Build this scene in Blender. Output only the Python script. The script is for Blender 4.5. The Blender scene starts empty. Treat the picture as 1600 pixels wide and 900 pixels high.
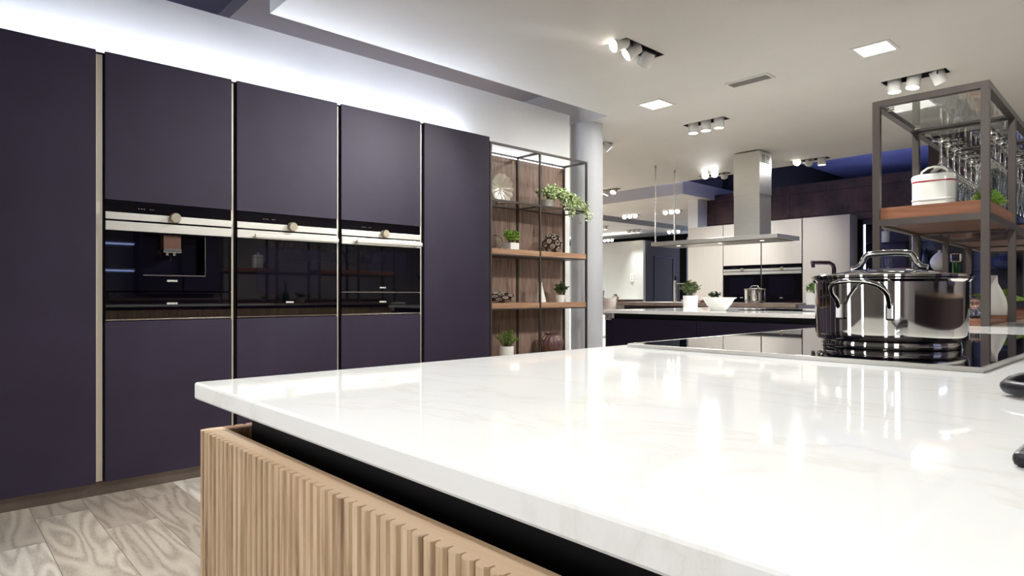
import bpy, bmesh, math, random
from mathutils import Vector, Matrix
PI = math.pi
random.seed(7)
S = bpy.context.scene
COL = S.collection

# ------------------------------------------------------------------ camera
F = 995.0
FX, FY, RX, RY, HC = -0.73373, 0.67944, 0.67944, 0.73373, 0.98
HOR = 461.0
cam_d = bpy.data.cameras.new('camera')
cam = bpy.data.objects.new('camera', cam_d)
COL.objects.link(cam)
cam.location = (0, 0, HC)
cam.rotation_euler = (PI / 2, 0, math.atan2(-FX, FY))
cam_d.sensor_width = 36
cam_d.lens = 36 * F / 1600
cam_d.shift_y = 11 / 1600
cam_d.clip_start = 0.02
cam_d.clip_end = 60
S.camera = cam


def at_z(px, py, z):
    """point of the plane at height z that the photograph shows at px, py"""
    t = (px - 800) / F
    d = (z - HC) * F / (HOR - py)
    return Vector((d * (FX + t * RX), d * (FY + t * RY), z))


# ------------------------------------------------------------------ materials
def lin(c):
    out = []
    for v in c[:3]:
        v = v / 255
        out.append(v / 12.92 if v <= .04045 else ((v + .055) / 1.055) ** 2.4)
    return (*out, 1)


def pbr(name, c, rough=.5, metal=0, spec=.5, trans=0, ior=1.45, emit=None, estr=0, coat=0, alpha=1):
    m = bpy.data.materials.new(name)
    m.use_nodes = True
    b = m.node_tree.nodes['Principled BSDF']
    b.inputs['Base Color'].default_value = lin(c)
    b.inputs['Roughness'].default_value = rough
    b.inputs['Metallic'].default_value = metal
    b.inputs['Specular IOR Level'].default_value = spec
    b.inputs['Transmission Weight'].default_value = trans
    b.inputs['IOR'].default_value = ior
    b.inputs['Coat Weight'].default_value = coat
    b.inputs['Alpha'].default_value = alpha
    if emit:
        b.inputs['Emission Color'].default_value = lin(emit)
        b.inputs['Emission Strength'].default_value = estr
    return m


def nodes(m):
    nt = m.node_tree
    return nt, nt.nodes, nt.links, nt.nodes['Principled BSDF']


def add(nt, t, **kw):
    n = nt.nodes.new(t)
    for k, v in kw.items():
        if k.startswith('i_'):
            n.inputs[k[2:].replace('_', ' ')].default_value = v
        else:
            setattr(n, k, v)
    return n


def ramp(nt, stops):
    r = nt.nodes.new('ShaderNodeValToRGB')
    e = r.color_ramp.elements
    while len(e) < len(stops):
        e.new(.5)
    for k, (p, c) in enumerate(stops):
        e[k].position = p
        e[k].color = lin(c)
    return r


def streaked(name, c1, c2, scale=(1, 1, 1), nscale=5, rough=.5, metal=0, detail=6, spec=.5, lo=.35, hi=.65,
             bump=0, rvar=0, distortion=0):
    """two-tone noise material in object space; scale stretches the grain"""
    m = pbr(name, c1, rough, metal, spec)
    nt, N, L, b = nodes(m)
    tc = add(nt, 'ShaderNodeTexCoord')
    mp = add(nt, 'ShaderNodeMapping')
    mp.inputs['Scale'].default_value = scale
    nz = add(nt, 'ShaderNodeTexNoise', i_Scale=nscale, i_Detail=detail, i_Roughness=.6, i_Distortion=distortion)
    rp = ramp(nt, [(lo, c1), (hi, c2)])
    L.new(tc.outputs['Object'], mp.inputs['Vector'])
    L.new(mp.outputs[0], nz.inputs['Vector'])
    L.new(nz.outputs['Fac'], rp.inputs[0])
    L.new(rp.outputs[0], b.inputs['Base Color'])
    if bump:
        bp = add(nt, 'ShaderNodeBump', i_Strength=bump, i_Distance=.002)
        L.new(nz.outputs['Fac'], bp.inputs['Height'])
        L.new(bp.outputs[0], b.inputs['Normal'])
    if rvar:
        mr = add(nt, 'ShaderNodeMapRange')
        mr.inputs['To Min'].default_value = rough - rvar
        mr.inputs['To Max'].default_value = rough + rvar
        L.new(nz.outputs['Fac'], mr.inputs[0])
        L.new(mr.outputs[0], b.inputs['Roughness'])
    return m


M = {}
M['plum'] = streaked('dark_laminate', (45, 38, 55), (53, 46, 65), (1, 1, 1), 3.2, .55, spec=.32, rvar=.05, lo=.3, hi=.7)
M['plum_side'] = pbr('dark_laminate_edge', (24, 20, 32), .5)
M['beige_metal'] = streaked('champagne_metal', (214, 207, 190), (224, 218, 202), (1, 1, .05), 8, .4, .35)
M['dark_bronze'] = streaked('bronze_metal', (78, 71, 67), (86, 79, 75), (1, 1, .1), 12, .42, .45)
M['plinth'] = streaked('plinth_metal', (112, 102, 98), (128, 118, 112), (1, .1, 1), 6, .35, .5)
M['wall_white'] = streaked('white_paint', (232, 233, 232), (238, 238, 236), (1, 1, 1), 2, .7)
M['column'] = pbr('column_paint', (188, 190, 193), .7)
M['ceiling'] = streaked('ceiling_paint', (216, 215, 211), (221, 220, 216), (1, 1, 1), 1.5, .75)
M['ceiling_far'] = streaked('far_ceiling_paint', (216, 214, 210), (222, 220, 216), (1, 1, 1), 1.5, .75)
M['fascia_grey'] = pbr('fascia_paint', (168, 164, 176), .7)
M['void_dark'] = streaked('void_paint', (70, 74, 118), (94, 100, 146), (1, 1, 1), .7, .8)
M['black'] = pbr('black_matt', (10, 9, 13), .6)
M['black_glass'] = pbr('black_glass', (4, 3, 9), .025, spec=.65, ior=1.55)
M['window_glass'] = pbr('oven_window_glass', (14, 12, 24), .03, spec=.6)
M['steel'] = streaked('brushed_steel', (206, 204, 196), (190, 187, 180), (.3, 1, 30), 20, .27, 1)
M['knob'] = pbr('knob_steel', (196, 188, 166), .3, .8)
M['band'] = streaked('bright_steel', (232, 230, 222), (218, 216, 208), (.3, 1, 30), 20, .36, .7)
M['steel_v'] = streaked('brushed_steel_sheet', (214, 212, 206), (198, 196, 190), (30, 30, .3), 10, .36, 1)
M['chrome'] = pbr('polished_steel', (226, 223, 214), .045, 1)
M['chrome_r'] = pbr('satin_steel', (200, 198, 192), .2, 1)
M['glass'] = pbr('clear_glass', (250, 252, 252), .0, trans=1, ior=1.45)
M['glass_smoke'] = pbr('smoked_glass', (120, 130, 150), .02, trans=.9, ior=1.45)
M['sheet_glass'] = pbr('sheet_glass', (240, 246, 244), .0, trans=1, ior=1.5)
M['shell_glass'] = pbr('frosted_glass', (226, 216, 196), .18, trans=.45, ior=1.4)
M['green_glass'] = pbr('green_glass', (60, 140, 60), .02, trans=.85, ior=1.45)
M['blue_glass'] = pbr('blue_glass', (150, 165, 230), .03, trans=.85, ior=1.45)
M['porcelain'] = pbr('white_porcelain', (240, 240, 236), .25)
M['matt_white'] = pbr('matt_white_ceramic', (226, 222, 212), .55)
M['enamel'] = pbr('white_enamel', (236, 236, 226), .22, coat=.3)
M['red'] = pbr('red_enamel', (178, 30, 48), .3)
M['text_white'] = pbr('printed_white', (235, 235, 225), .5, emit=(235, 235, 225), estr=.0)
M['leaf_dark'] = streaked('dark_leaf', (62, 80, 44), (96, 112, 66), (1, 1, 1), 40, .5)
M['leaf_mid'] = streaked('mid_leaf', (88, 128, 48), (138, 168, 82), (1, 1, 1), 40, .5)
M['leaf_pale'] = streaked('pale_leaf', (168, 190, 130), (214, 226, 178), (1, 1, 1), 40, .5)
M['leaf_bright'] = streaked('bright_leaf', (118, 160, 58), (170, 200, 96), (1, 1, 1), 40, .5)
M['soil'] = streaked('soil', (40, 30, 24), (66, 52, 42), (1, 1, 1), 60, .9)
M['stem'] = pbr('plant_stem', (84, 92, 50), .6)
M['mauve'] = pbr('mauve_glaze', (112, 84, 88), .3)
M['gold'] = pbr('gold_line', (206, 176, 100), .3, .8)
M['bronze_lattice'] = pbr('dark_lattice', (66, 50, 44), .22, .6)
M['cream_lattice'] = pbr('cream_lattice', (206, 194, 178), .3, .3)
M['beige_door'] = streaked('beige_laminate', (214, 208, 196), (218, 212, 201), (14, 14, .5), 3, .45)
M['beige_side'] = pbr('beige_edge', (176, 170, 160), .55)
M['brown_top'] = streaked('brown_worktop', (120, 104, 96), (138, 122, 112), (1, 4, 1), 8, .4)
M['grey_block'] = pbr('grey_block', (96, 94, 108), .5)
M['spot_white'] = pbr('spot_white', (226, 226, 222), .4)
M['socket'] = pbr('lamp_recess', (52, 48, 56), .5)
M['lens'] = pbr('lamp_lens', (255, 250, 240), .4, emit=(255, 246, 230), estr=9)
M['lens_off'] = pbr('lamp_lens_dim', (255, 250, 240), .4, emit=(255, 246, 230), estr=3)
M['led_panel'] = pbr('led_panel', (255, 253, 246), .4, emit=(255, 252, 242), estr=4)
M['led_strip'] = pbr('led_strip', (240, 245, 255), .4, emit=(228, 236, 255), estr=15)
M['led_line'] = pbr('led_line', (200, 210, 255), .4, emit=(170, 190, 255), estr=7)
M['mid_wall'] = streaked('grey_plaster', (150, 144, 146), (162, 156, 156), (1, 1, 1), 1.2, .6)
M['stripe_glow'] = pbr('stripe_glow', (240, 244, 250), .3, emit=(245, 247, 255), estr=2.2)  # glow for the added stripe panels on the front wall
M['led_soft'] = pbr('led_soft', (240, 245, 255), .4, emit=(210, 225, 255), estr=3)
M['display_dark'] = pbr('display_back', (34, 28, 46), .35)
M['display_panel'] = pbr('display_panel', (62, 54, 84), .4)
M['far_wall'] = streaked('far_wall_paint', (188, 190, 186), (194, 195, 191), (1, 1, 1), 2, .7)
M['far_dark'] = pbr('far_dark_panel', (46, 30, 36), .6)
M['stool'] = pbr('stool_shell', (150, 138, 128), .5)
M['rubber'] = pbr('black_rubber', (22, 19, 27), .42)
M['tin_grey'] = pbr('grey_card', (150, 148, 146), .6)
M['sign_red'] = pbr('red_tag', (190, 30, 30), .5)


def wood(name, c1, c2, c3, axis='z', scale=1.0, rough=.45, fine=60):
    """wood grain running along the axis"""
    m = pbr(name, c1, rough)
    nt, N, L, b = nodes(m)
    tc = add(nt, 'ShaderNodeTexCoord')
    mp = add(nt, 'ShaderNodeMapping')
    s = {'x': (.06, 1, 1), 'y': (1, .06, 1), 'z': (1, 1, .06)}[axis]
    mp.inputs['Scale'].default_value = s
    n1 = add(nt, 'ShaderNodeTexNoise', i_Scale=fine * scale, i_Detail=8, i_Roughness=.65, i_Distortion=.3)
    n2 = add(nt, 'ShaderNodeTexNoise', i_Scale=9 * scale, i_Detail=3)
    r1 = ramp(nt, [(.34, c1), (.5, c2), (.68, c3)])
    mx = add(nt, 'ShaderNodeMix', data_type='RGBA', blend_type='MULTIPLY')
    mx.inputs[0].default_value = .35
    r2 = ramp(nt, [(.35, (190, 180, 172)), (.6, (255, 255, 255))])
    L.new(tc.outputs['Object'], mp.inputs['Vector'])
    L.new(mp.outputs[0], n1.inputs['Vector'])
    L.new(mp.outputs[0], n2.inputs['Vector'])
    L.new(n1.outputs['Fac'], r1.inputs[0])
    L.new(n2.outputs['Fac'], r2.inputs[0])
    L.new(r1.outputs[0], mx.inputs[6])
    L.new(r2.outputs[0], mx.inputs[7])
    L.new(mx.outputs[2], b.inputs['Base Color'])
    bp = add(nt, 'ShaderNodeBump', i_Strength=.15, i_Distance=.001)
    L.new(n1.outputs['Fac'], bp.inputs['Height'])
    L.new(bp.outputs[0], b.inputs['Normal'])
    return m


M['flute'] = wood('fluted_oak', (148, 120, 94), (208, 180, 146), (236, 212, 180), 'z', fine=90)
M['rim_oak_x'] = wood('oak_rim_lengthwise', (214, 184, 150), (228, 200, 168), (238, 214, 186), 'x', fine=60)
M['walnut_v'] = wood('walnut_back', (116, 94, 84), (152, 128, 114), (180, 156, 140), 'z', fine=70)
M['shelf_oak'] = wood('shelf_oak', (146, 110, 84), (168, 132, 104), (184, 150, 122), 'y', fine=40)
M['tray_oak'] = wood('tray_oak', (124, 78, 52), (146, 96, 68), (164, 112, 82), 'x', fine=40)
M['tray_oak_y'] = wood('tray_oak_side', (124, 78, 52), (146, 96, 68), (164, 112, 82), 'y', fine=40)
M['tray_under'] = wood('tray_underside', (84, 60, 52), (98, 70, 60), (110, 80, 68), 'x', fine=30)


def floor_mat():
    m = pbr('oak_look_floor', (170, 160, 145), .38)
    nt, N, L, b = nodes(m)
    tc = add(nt, 'ShaderNodeTexCoord')
    mp = add(nt, 'ShaderNodeMapping')
    mp.inputs['Location'].default_value = (.35, .04, 0)
    br = add(nt, 'ShaderNodeTexBrick', offset=.37, offset_frequency=2)
    br.inputs['Color1'].default_value = (0, 0, 0, 1)
    br.inputs['Color2'].default_value = (1, 1, 1, 1)
    br.inputs['Mortar'].default_value = (.5, .5, .5, 1)
    br.inputs['Scale'].default_value = 1
    br.inputs['Brick Width'].default_value = .92
    br.inputs['Row Height'].default_value = .2
    br.inputs['Mortar Size'].default_value = .0012
    br.inputs['Mortar Smooth'].default_value = .1
    L.new(tc.outputs['Object'], mp.inputs['Vector'])
    L.new(mp.outputs[0], br.inputs['Vector'])
    # each plank gets its own slice of the grain
    mul = add(nt, 'ShaderNodeVectorMath', operation='SCALE')
    mul.inputs['Scale'].default_value = 37.0
    L.new(br.outputs['Color'], mul.inputs[0])
    addv = add(nt, 'ShaderNodeVectorMath', operation='ADD')
    L.new(mp.outputs[0], addv.inputs[0])
    L.new(mul.outputs[0], addv.inputs[1])
    st = add(nt, 'ShaderNodeMapping')
    st.inputs['Scale'].default_value = (1.3, 6.5, 1)
    L.new(addv.outputs[0], st.inputs['Vector'])
    n1 = add(nt, 'ShaderNodeTexNoise', i_Scale=.8, i_Detail=2, i_Roughness=.4, i_Distortion=.35)
    L.new(st.outputs[0], n1.inputs['Vector'])
    # cathedral rings = a wrapped smooth noise
    m1 = add(nt, 'ShaderNodeMath', operation='MULTIPLY')
    m1.inputs[1].default_value = 75
    m2 = add(nt, 'ShaderNodeMath', operation='SINE')
    L.new(n1.outputs['Fac'], m1.inputs[0])
    L.new(m1.outputs[0], m2.inputs[0])
    n2 = add(nt, 'ShaderNodeTexNoise', i_Scale=26, i_Detail=6, i_Roughness=.7)
    L.new(st.outputs[0], n2.inputs['Vector'])
    mr = add(nt, 'ShaderNodeMapRange')
    mr.inputs['From Min'].default_value = -1
    mr.inputs['From Max'].default_value = 1
    L.new(m2.outputs[0], mr.inputs[0])
    mxf = add(nt, 'ShaderNodeMix', data_type='FLOAT')
    mxf.inputs[0].default_value = .62
    L.new(mr.outputs[0], mxf.inputs[2])
    L.new(n2.outputs['Fac'], mxf.inputs[3])
    r = ramp(nt, [(.2, (168, 159, 148)), (.45, (202, 194, 181)), (.8, (222, 216, 203))])
    L.new(mxf.outputs[0], r.inputs[0])
    rb = ramp(nt, [(0, (188, 180, 174)), (.5, (232, 228, 222)), (1, (255, 255, 255))])
    L.new(br.outputs['Color'], rb.inputs[0])
    mx = add(nt, 'ShaderNodeMix', data_type='RGBA', blend_type='MULTIPLY')
    mx.inputs[0].default_value = .9
    L.new(r.outputs[0], mx.inputs[6])
    L.new(rb.outputs[0], mx.inputs[7])
    mx2 = add(nt, 'ShaderNodeMix', data_type='RGBA')
    L.new(br.outputs['Fac'], mx2.inputs[0])
    L.new(mx.outputs[2], mx2.inputs[6])
    mx2.inputs[7].default_value = lin((110, 100, 92))
    L.new(mx2.outputs[2], b.inputs['Base Color'])
    return m


M['floor'] = floor_mat()


def marble_mat():
    m = pbr('white_quartz', (240, 239, 234), .04, spec=.25)
    nt, N, L, b = nodes(m)
    tc = add(nt, 'ShaderNodeTexCoord')
    mp = add(nt, 'ShaderNodeMapping')
    mp.inputs['Rotation'].default_value = (0, 0, .6)
    mp.inputs['Scale'].default_value = (1, 2.2, 1)
    n = add(nt, 'ShaderNodeTexNoise', i_Scale=2.1, i_Detail=9, i_Roughness=.62, i_Distortion=1.3)
    r = ramp(nt, [(.47, (245, 245, 242)), (.497, (240, 239, 235)), (.50, (237, 235, 229)), (.503, (240, 239, 235)), (.53, (245, 245, 242))])
    L.new(tc.outputs['Object'], mp.inputs['Vector'])
    L.new(mp.outputs[0], n.inputs['Vector'])
    L.new(n.outputs['Fac'], r.inputs[0])
    L.new(r.outputs[0], b.inputs['Base Color'])
    return m


M['marble'] = marble_mat()


def clad_mat():
    m = pbr('rust_brown_panels', (70, 52, 50), .4)
    nt, N, L, b = nodes(m)
    tc = add(nt, 'ShaderNodeTexCoord')
    sw = add(nt, 'ShaderNodeSeparateXYZ')
    cb = add(nt, 'ShaderNodeCombineXYZ')
    L.new(tc.outputs['Object'], sw.inputs[0])
    L.new(sw.outputs['X'], cb.inputs['X'])
    L.new(sw.outputs['Z'], cb.inputs['Y'])
    br = add(nt, 'ShaderNodeTexBrick', offset=.43)
    br.inputs['Color1'].default_value = lin((82, 64, 66))
    br.inputs['Color2'].default_value = lin((96, 76, 76))
    br.inputs['Mortar'].default_value = lin((26, 20, 24))
    br.inputs['Scale'].default_value = 1
    br.inputs['Brick Width'].default_value = 1.25
    br.inputs['Row Height'].default_value = .36
    br.inputs['Mortar Size'].default_value = .004
    L.new(cb.outputs[0], br.inputs['Vector'])
    n = add(nt, 'ShaderNodeTexNoise', i_Scale=3.5, i_Detail=8, i_Roughness=.7)
    L.new(tc.outputs['Object'], n.inputs['Vector'])
    r = ramp(nt, [(.3, (120, 120, 140)), (.55, (225, 215, 210)), (.75, (255, 235, 215))])
    L.new(n.outputs['Fac'], r.inputs[0])
    mx = add(nt, 'ShaderNodeMix', data_type='RGBA', blend_type='MULTIPLY')
    mx.inputs[0].default_value = 1
    L.new(br.outputs['Color'], mx.inputs[6])
    L.new(r.outputs[0], mx.inputs[7])
    L.new(mx.outputs[2], b.inputs['Base Color'])
    return m


M['clad'] = clad_mat()


# ------------------------------------------------------------------ mesh builder
class MB:
    def __init__(self):
        self.bm = bmesh.new()

    def _tag(self, before, idx, smooth):
        for f in self.bm.faces:
            if f.index == -1 or f not in before:
                f.material_index = idx
                f.smooth = smooth

    def box(self, x0, x1, y0, y1, z0, z1, bev=0.0, idx=0, rot=None):
        b2 = bmesh.new()
        bmesh.ops.create_cube(b2, size=1)
        for v in b2.verts:
            v.co = Vector(((x0 + x1) / 2 + v.co.x * (x1 - x0), (y0 + y1) / 2 + v.co.y * (y1 - y0), (z0 + z1) / 2 + v.co.z * (z1 - z0)))
        if bev:
            bmesh.ops.bevel(b2, geom=list(b2.edges), offset=bev, segments=2, affect='EDGES', profile=.5)
        if rot is not None:
            bmesh.ops.transform(b2, matrix=rot, verts=b2.verts)
        return self._merge(b2, idx, False)

    def _merge(self, b2, idx, smooth):
        bmesh.ops.recalc_face_normals(b2, faces=b2.faces)
        vm = {}
        for v in b2.verts:
            vm[v] = self.bm.verts.new(v.co)
        for f in b2.faces:
            try:
                nf = self.bm.faces.new([vm[v] for v in f.verts])
                nf.material_index = idx
                nf.smooth = smooth
            except ValueError:
                pass
        b2.free()
        return self

    def prism(self, pts, z0, z1, idx=0, smooth=False):
        b2 = bmesh.new()
        lo = [b2.verts.new((x, y, z0)) for x, y in pts]
        hi = [b2.verts.new((x, y, z1)) for x, y in pts]
        n = len(pts)
        b2.faces.new(lo)
        b2.faces.new(hi)
        for i in range(n):
            b2.faces.new((lo[i], lo[(i + 1) % n], hi[(i + 1) % n], hi[i]))
        return self._merge(b2, idx, smooth)

    def lathe(self, prof, n=32, idx=0, c=(0, 0, 0), mat=None, smooth=True, closed=False, ribs=0, amp=0):
        """prof = [(r, z)...] turned round the z axis"""
        b2 = bmesh.new()
        rings = []
        for r, z in prof:
            if r < 1e-6:
                rings.append([b2.verts.new((0, 0, z))])
            else:
                ring = []
                for k in range(n):
                    a = 2 * PI * k / n
                    rr = r * (1 + amp * math.cos(ribs * a)) if ribs else r
                    ring.append(b2.verts.new((rr * math.cos(a), rr * math.sin(a), z)))
                rings.append(ring)
        pairs = list(zip(rings[:-1], rings[1:]))
        if closed:
            pairs.append((rings[-1], rings[0]))
        for A, B in pairs:
            if len(A) == 1 and len(B) == 1:
                continue
            for k in range(n):
                k2 = (k + 1) % n
                if len(A) == 1:
                    b2.faces.new((A[0], B[k], B[k2]))
                elif len(B) == 1:
                    b2.faces.new((A[k], A[k2], B[0]))
                else:
                    b2.faces.new((A[k], A[k2], B[k2], B[k]))
        T = Matrix.Translation(Vector(c))
        if mat is not None:
            T = T @ mat
        bmesh.ops.transform(b2, matrix=T, verts=b2.verts)
        return self._merge(b2, idx, smooth)

    def cyl(self, p0, p1, r, n=20, idx=0, r1=None):
        return self.tube([p0, p1], r, n, idx, r1=r1, smooth=True)

    def tube(self, pts, r, n=10, idx=0, closed=False, r1=None, smooth=True, flat=1.0):
        pts = [Vector(p) for p in pts]
        m = len(pts)
        b2 = bmesh.new()
        rings = []
        up = None
        for i, p in enumerate(pts):
            if closed:
                d = pts[(i + 1) % m] - pts[i - 1]
            else:
                d = pts[min(i + 1, m - 1)] - pts[max(i - 1, 0)]
            d.normalize()
            if up is None:
                up = Vector((0, 0, 1)) if abs(d.z) < .9 else Vector((1, 0, 0))
            s = d.cross(up)
            s.normalize()
            u = s.cross(d)
            u.normalize()
            up = u
            rr = r if r1 is None else r + (r1 - r) * i / (m - 1)
            rings.append([b2.verts.new(p + s * (rr * math.cos(2 * PI * k / n)) + u * (rr * flat * math.sin(2 * PI * k / n))) for k in range(n)])
        for i in range(m if closed else m - 1):
            A, B = rings[i], rings[(i + 1) % m]
            for k in range(n):
                b2.faces.new((A[k], A[(k + 1) % n], B[(k + 1) % n], B[k]))
        if not closed:
            b2.faces.new(rings[0])
            b2.faces.new(rings[-1])
        self._merge(b2, idx, smooth)
        return self

    def sphere(self, c, r, idx=0, sub=2, sc=(1, 1, 1)):
        b2 = bmesh.new()
        bmesh.ops.create_icosphere(b2, subdivisions=sub, radius=r)
        for v in b2.verts:
            v.co = Vector((v.co.x * sc[0] + c[0], v.co.y * sc[1] + c[1], v.co.z * sc[2] + c[2]))
        return self._merge(b2, idx, True)

    def leaf(self, p, d, n, L, W, idx=0, curl=.15):
        d = d.normalized()
        s = d.cross(n)
        if s.length < 1e-4:
            s = d.cross(Vector((1, 0, 0)))
        s.normalize()
        u = s.cross(d)
        a = self.bm.verts.new(p)
        b = self.bm.verts.new(p + d * L * .5 + s * W * .5 + u * L * curl)
        c = self.bm.verts.new(p + d * L - u * L * curl * .3)
        e = self.bm.verts.new(p + d * L * .5 - s * W * .5 + u * L * curl)
        g = self.bm.verts.new(p + d * L * .5)
        for q in ((a, b, g), (b, c, g), (c, e, g), (e, a, g)):
            f = self.bm.faces.new(q)
            f.material_index = idx
            f.smooth = True

    def build(self, name, mats, parent=None, loc=None):
        me = bpy.data.meshes.new(name)
        self.bm.to_mesh(me)
        self.bm.free()
        flags = [p.use_smooth for p in me.polygons]
        if any(flags):
            me.set_sharp_from_angle(angle=math.radians(38))
            me.polygons.foreach_set('use_smooth', flags)
        if not isinstance(mats, (list, tuple)):
            mats = [mats]
        for m in mats:
            me.materials.append(m)
        o = bpy.data.objects.new(name, me)
        COL.objects.link(o)
        if parent:
            o.parent = parent
        if loc:
            o.location = loc
        return o


def tag(o, label, cat, group=None, kind=None):
    o['label'] = label
    if cat:
        o['category'] = cat
    if group:
        o['group'] = group
    if kind:
        o['kind'] = kind
    return o


def thing(name, label, cat, loc=(0, 0, 0), rz=0, group=None):
    o = bpy.data.objects.new(name, None)
    COL.objects.link(o)
    o.empty_display_size = .05
    o.location = loc
    o.rotation_euler = (0, 0, rz)
    return tag(o, label, cat, group)


def struct(name, mb, mat, label=None):
    o = mb.build(name, mat)
    o['kind'] = 'structure'
    if label:
        o['label'] = label
    return o


def dup(root, loc, rz=None, label=None):
    r = root.copy()
    COL.objects.link(r)
    r.location = loc
    if rz is not None:
        r.rotation_euler = (0, 0, rz)
    if label:
        r['label'] = label
    for ch in list(root.children):
        c = ch.copy()
        COL.objects.link(c)
        c.parent = r
        for g in list(ch.children):
            e = g.copy()
            COL.objects.link(e)
            e.parent = c
    return r


def text(name, s, size, mat, parent, loc, rot=(PI / 2, 0, 0), depth=.0006, sx=1.0, bold=0):
    cu = bpy.data.curves.new(name, 'FONT')
    cu.body = s
    cu.size = size
    cu.extrude = depth
    cu.align_x = 'CENTER'
    cu.align_y = 'CENTER'
    cu.offset = bold
    cu.resolution_u = 3
    tmp = bpy.data.objects.new('tmp_text', cu)
    COL.objects.link(tmp)
    bpy.context.view_layer.update()
    me = bpy.data.meshes.new_from_object(tmp)
    bpy.data.objects.remove(tmp)
    me.materials.clear()
    me.materials.append(mat)
    o = bpy.data.objects.new(name, me)
    COL.objects.link(o)
    o.parent = parent
    o.location = loc
    o.rotation_euler = rot
    o.scale = (sx, 1, 1)
    return o


def spot(parent, loc, aim, energy, size=55, col=(1, .995, .975), blend=1.0, radius=.03):
    ld = bpy.data.lights.new('spot_beam', 'SPOT')
    ld.energy = energy
    ld.spot_size = math.radians(size)
    ld.spot_blend = blend
    ld.color = col
    ld.shadow_soft_size = radius
    o = bpy.data.objects.new('spot_beam', ld)
    COL.objects.link(o)
    if parent:
        o.parent = parent
    o.location = loc
    d = Vector(aim).normalized()
    o.rotation_euler = d.to_track_quat('-Z', 'Y').to_euler()
    return o


# ================================================================== SHELL
ZC = 2.58
mb = MB()
mb.box(-14, 5, -4.5, 16, -.1, 0)
struct('floor', mb, M['floor'])

LAMPS = []      # (centre, axis, ...) filled below; the ceilings get a hole for each


def slab_holes(x0, x1, y0, y1, z0, z1, holes):
    """ceiling slab whose underside has rectangular openings"""
    xs = sorted({x0, x1, *[h[0] for h in holes], *[h[1] for h in holes]})
    ys = sorted({y0, y1, *[h[2] for h in holes], *[h[3] for h in holes]})
    m = MB()
    bm = m.bm
    vs = {}

    def V(i, j, z):
        k = (i, j, z)
        if k not in vs:
            vs[k] = bm.verts.new((xs[i], ys[j], z))
        return vs[k]
    for i in range(len(xs) - 1):
        for j in range(len(ys) - 1):
            cx, cy = (xs[i] + xs[i + 1]) / 2, (ys[j] + ys[j + 1]) / 2
            if not any(h[0] < cx < h[1] and h[2] < cy < h[3] for h in holes):
                bm.faces.new((V(i, j, z0), V(i, j + 1, z0), V(i + 1, j + 1, z0), V(i + 1, j, z0)))
            bm.faces.new((V(i, j, z1), V(i + 1, j, z1), V(i + 1, j + 1, z1), V(i, j + 1, z1)))
    nx, ny = len(xs) - 1, len(ys) - 1
    for i in range(nx):
        bm.faces.new((V(i, 0, z0), V(i + 1, 0, z0), V(i + 1, 0, z1), V(i, 0, z1)))
        bm.faces.new((V(i, ny, z0), V(i, ny, z1), V(i + 1, ny, z1), V(i + 1, ny, z0)))
    for j in range(ny):
        bm.faces.new((V(0, j, z0), V(0, j, z1), V(0, j + 1, z1), V(0, j + 1, z0)))
        bm.faces.new((V(nx, j, z0), V(nx, j + 1, z0), V(nx, j + 1, z1), V(nx, j, z1)))
    return m


# lamps: name key -> (px, py) centre on the ceiling, axis, head aims (world targets), energies, label
W, Lh = .13, .42
fixtures = [
    (at_z(997, 77, ZC), 'y', [(-3.6, .8, 1.25), (-3.6, 2.0, 1.3), (-3.8, 3.8, 1.2)], [120, 62, 14],
     'recessed triple spotlight nearest the cabinets, two heads tilted towards them'),
    (at_z(1103, 191, ZC), 'x', [(0, 0, 0), (0, 0, 0), (0, 0, 0)], [100, 100, 0],
     'recessed triple spotlight with three upright heads beyond the square lamp'),
    (at_z(1429, 121, ZC), 'x', [(0, 0, 0), (-.1, -.15, 0), (.3, .5, 0)], [40, 40, 0],
     'recessed triple spotlight above the hanging glass shelf frame'),
    (at_z(928, 228, ZC), 'x', [(-6, 6, 0), (-6, 7, 0), (-3, 7, 0)], [20, 20, 20],
     'recessed triple spotlight half hidden behind the white column, nearest to it'),
    (at_z(950, 297, ZC), 'x', [(-7, 6, 0), (-7, 7, 0), (-5.8, 5.8, 0)], [14, 14, 14],
     'recessed triple spotlight at the ceiling edge beside the white column'),
    (at_z(1117, 273, ZC), 'x', [(-2.4, 3.6, .9), (-2.0, 3.2, .9), (-5.2, 9.4, 1.5)], [60, 60, 70],
     'recessed triple spotlight dazzling brightly left of the steel chimney'),
    (at_z(1266, 250, ZC), 'x', [(-2.6, 4, .9), (-4.3, 9.4, 1.5), (0, 0, 0)], [60, 60, 0],
     'recessed triple spotlight right of the steel chimney'),
]
# unseen fixtures added out of frame to light the island
off_fix = [
    (Vector((-.55, 1.95, ZC)), 'y', [(-.5, .8, .9), (-.4, 1.4, .9), (-.4, 2.4, .9)], [20, 12, 10],
     'unseen triple spotlight added above the island to light it'),
    (Vector((1.5, 3.3, ZC)), 'y', [(2.6, 2.4, .9), (3.2, 3.6, .9), (.6, 3.6, .9)], [50, 50, 30],
     'unseen triple spotlight added over the far aisle'),
]
rear_fix = [
    (Vector((-1.5, -.95, ZC)), 'x', [(-2.5, .9, 0), (-.75, .3, .8), (-3.6, .1, 1.9)], [150, 62, 78],
     'recessed triple spotlight behind the camera on the cabinet side'),
    (Vector((.2, -1.3, ZC)), 'x', [(-.3, .6, .88), (-.35, .3, .5), (-.6, 2.5, 1.4)], [6, 40, 171],
     'recessed triple spotlight straight behind the camera'),
]
far2 = [
    (at_z(985, 337, ZC), 'x', [(-5.6, 6.4, 0)] * 3, [14] * 3, 'triple spotlight on the second ceiling, left of the hood rods'),
    (at_z(1050, 330, ZC), 'x', [(-5.0, 6.4, 0)] * 3, [14] * 3, 'triple spotlight on the second ceiling, behind the hood rods'),
]
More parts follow.
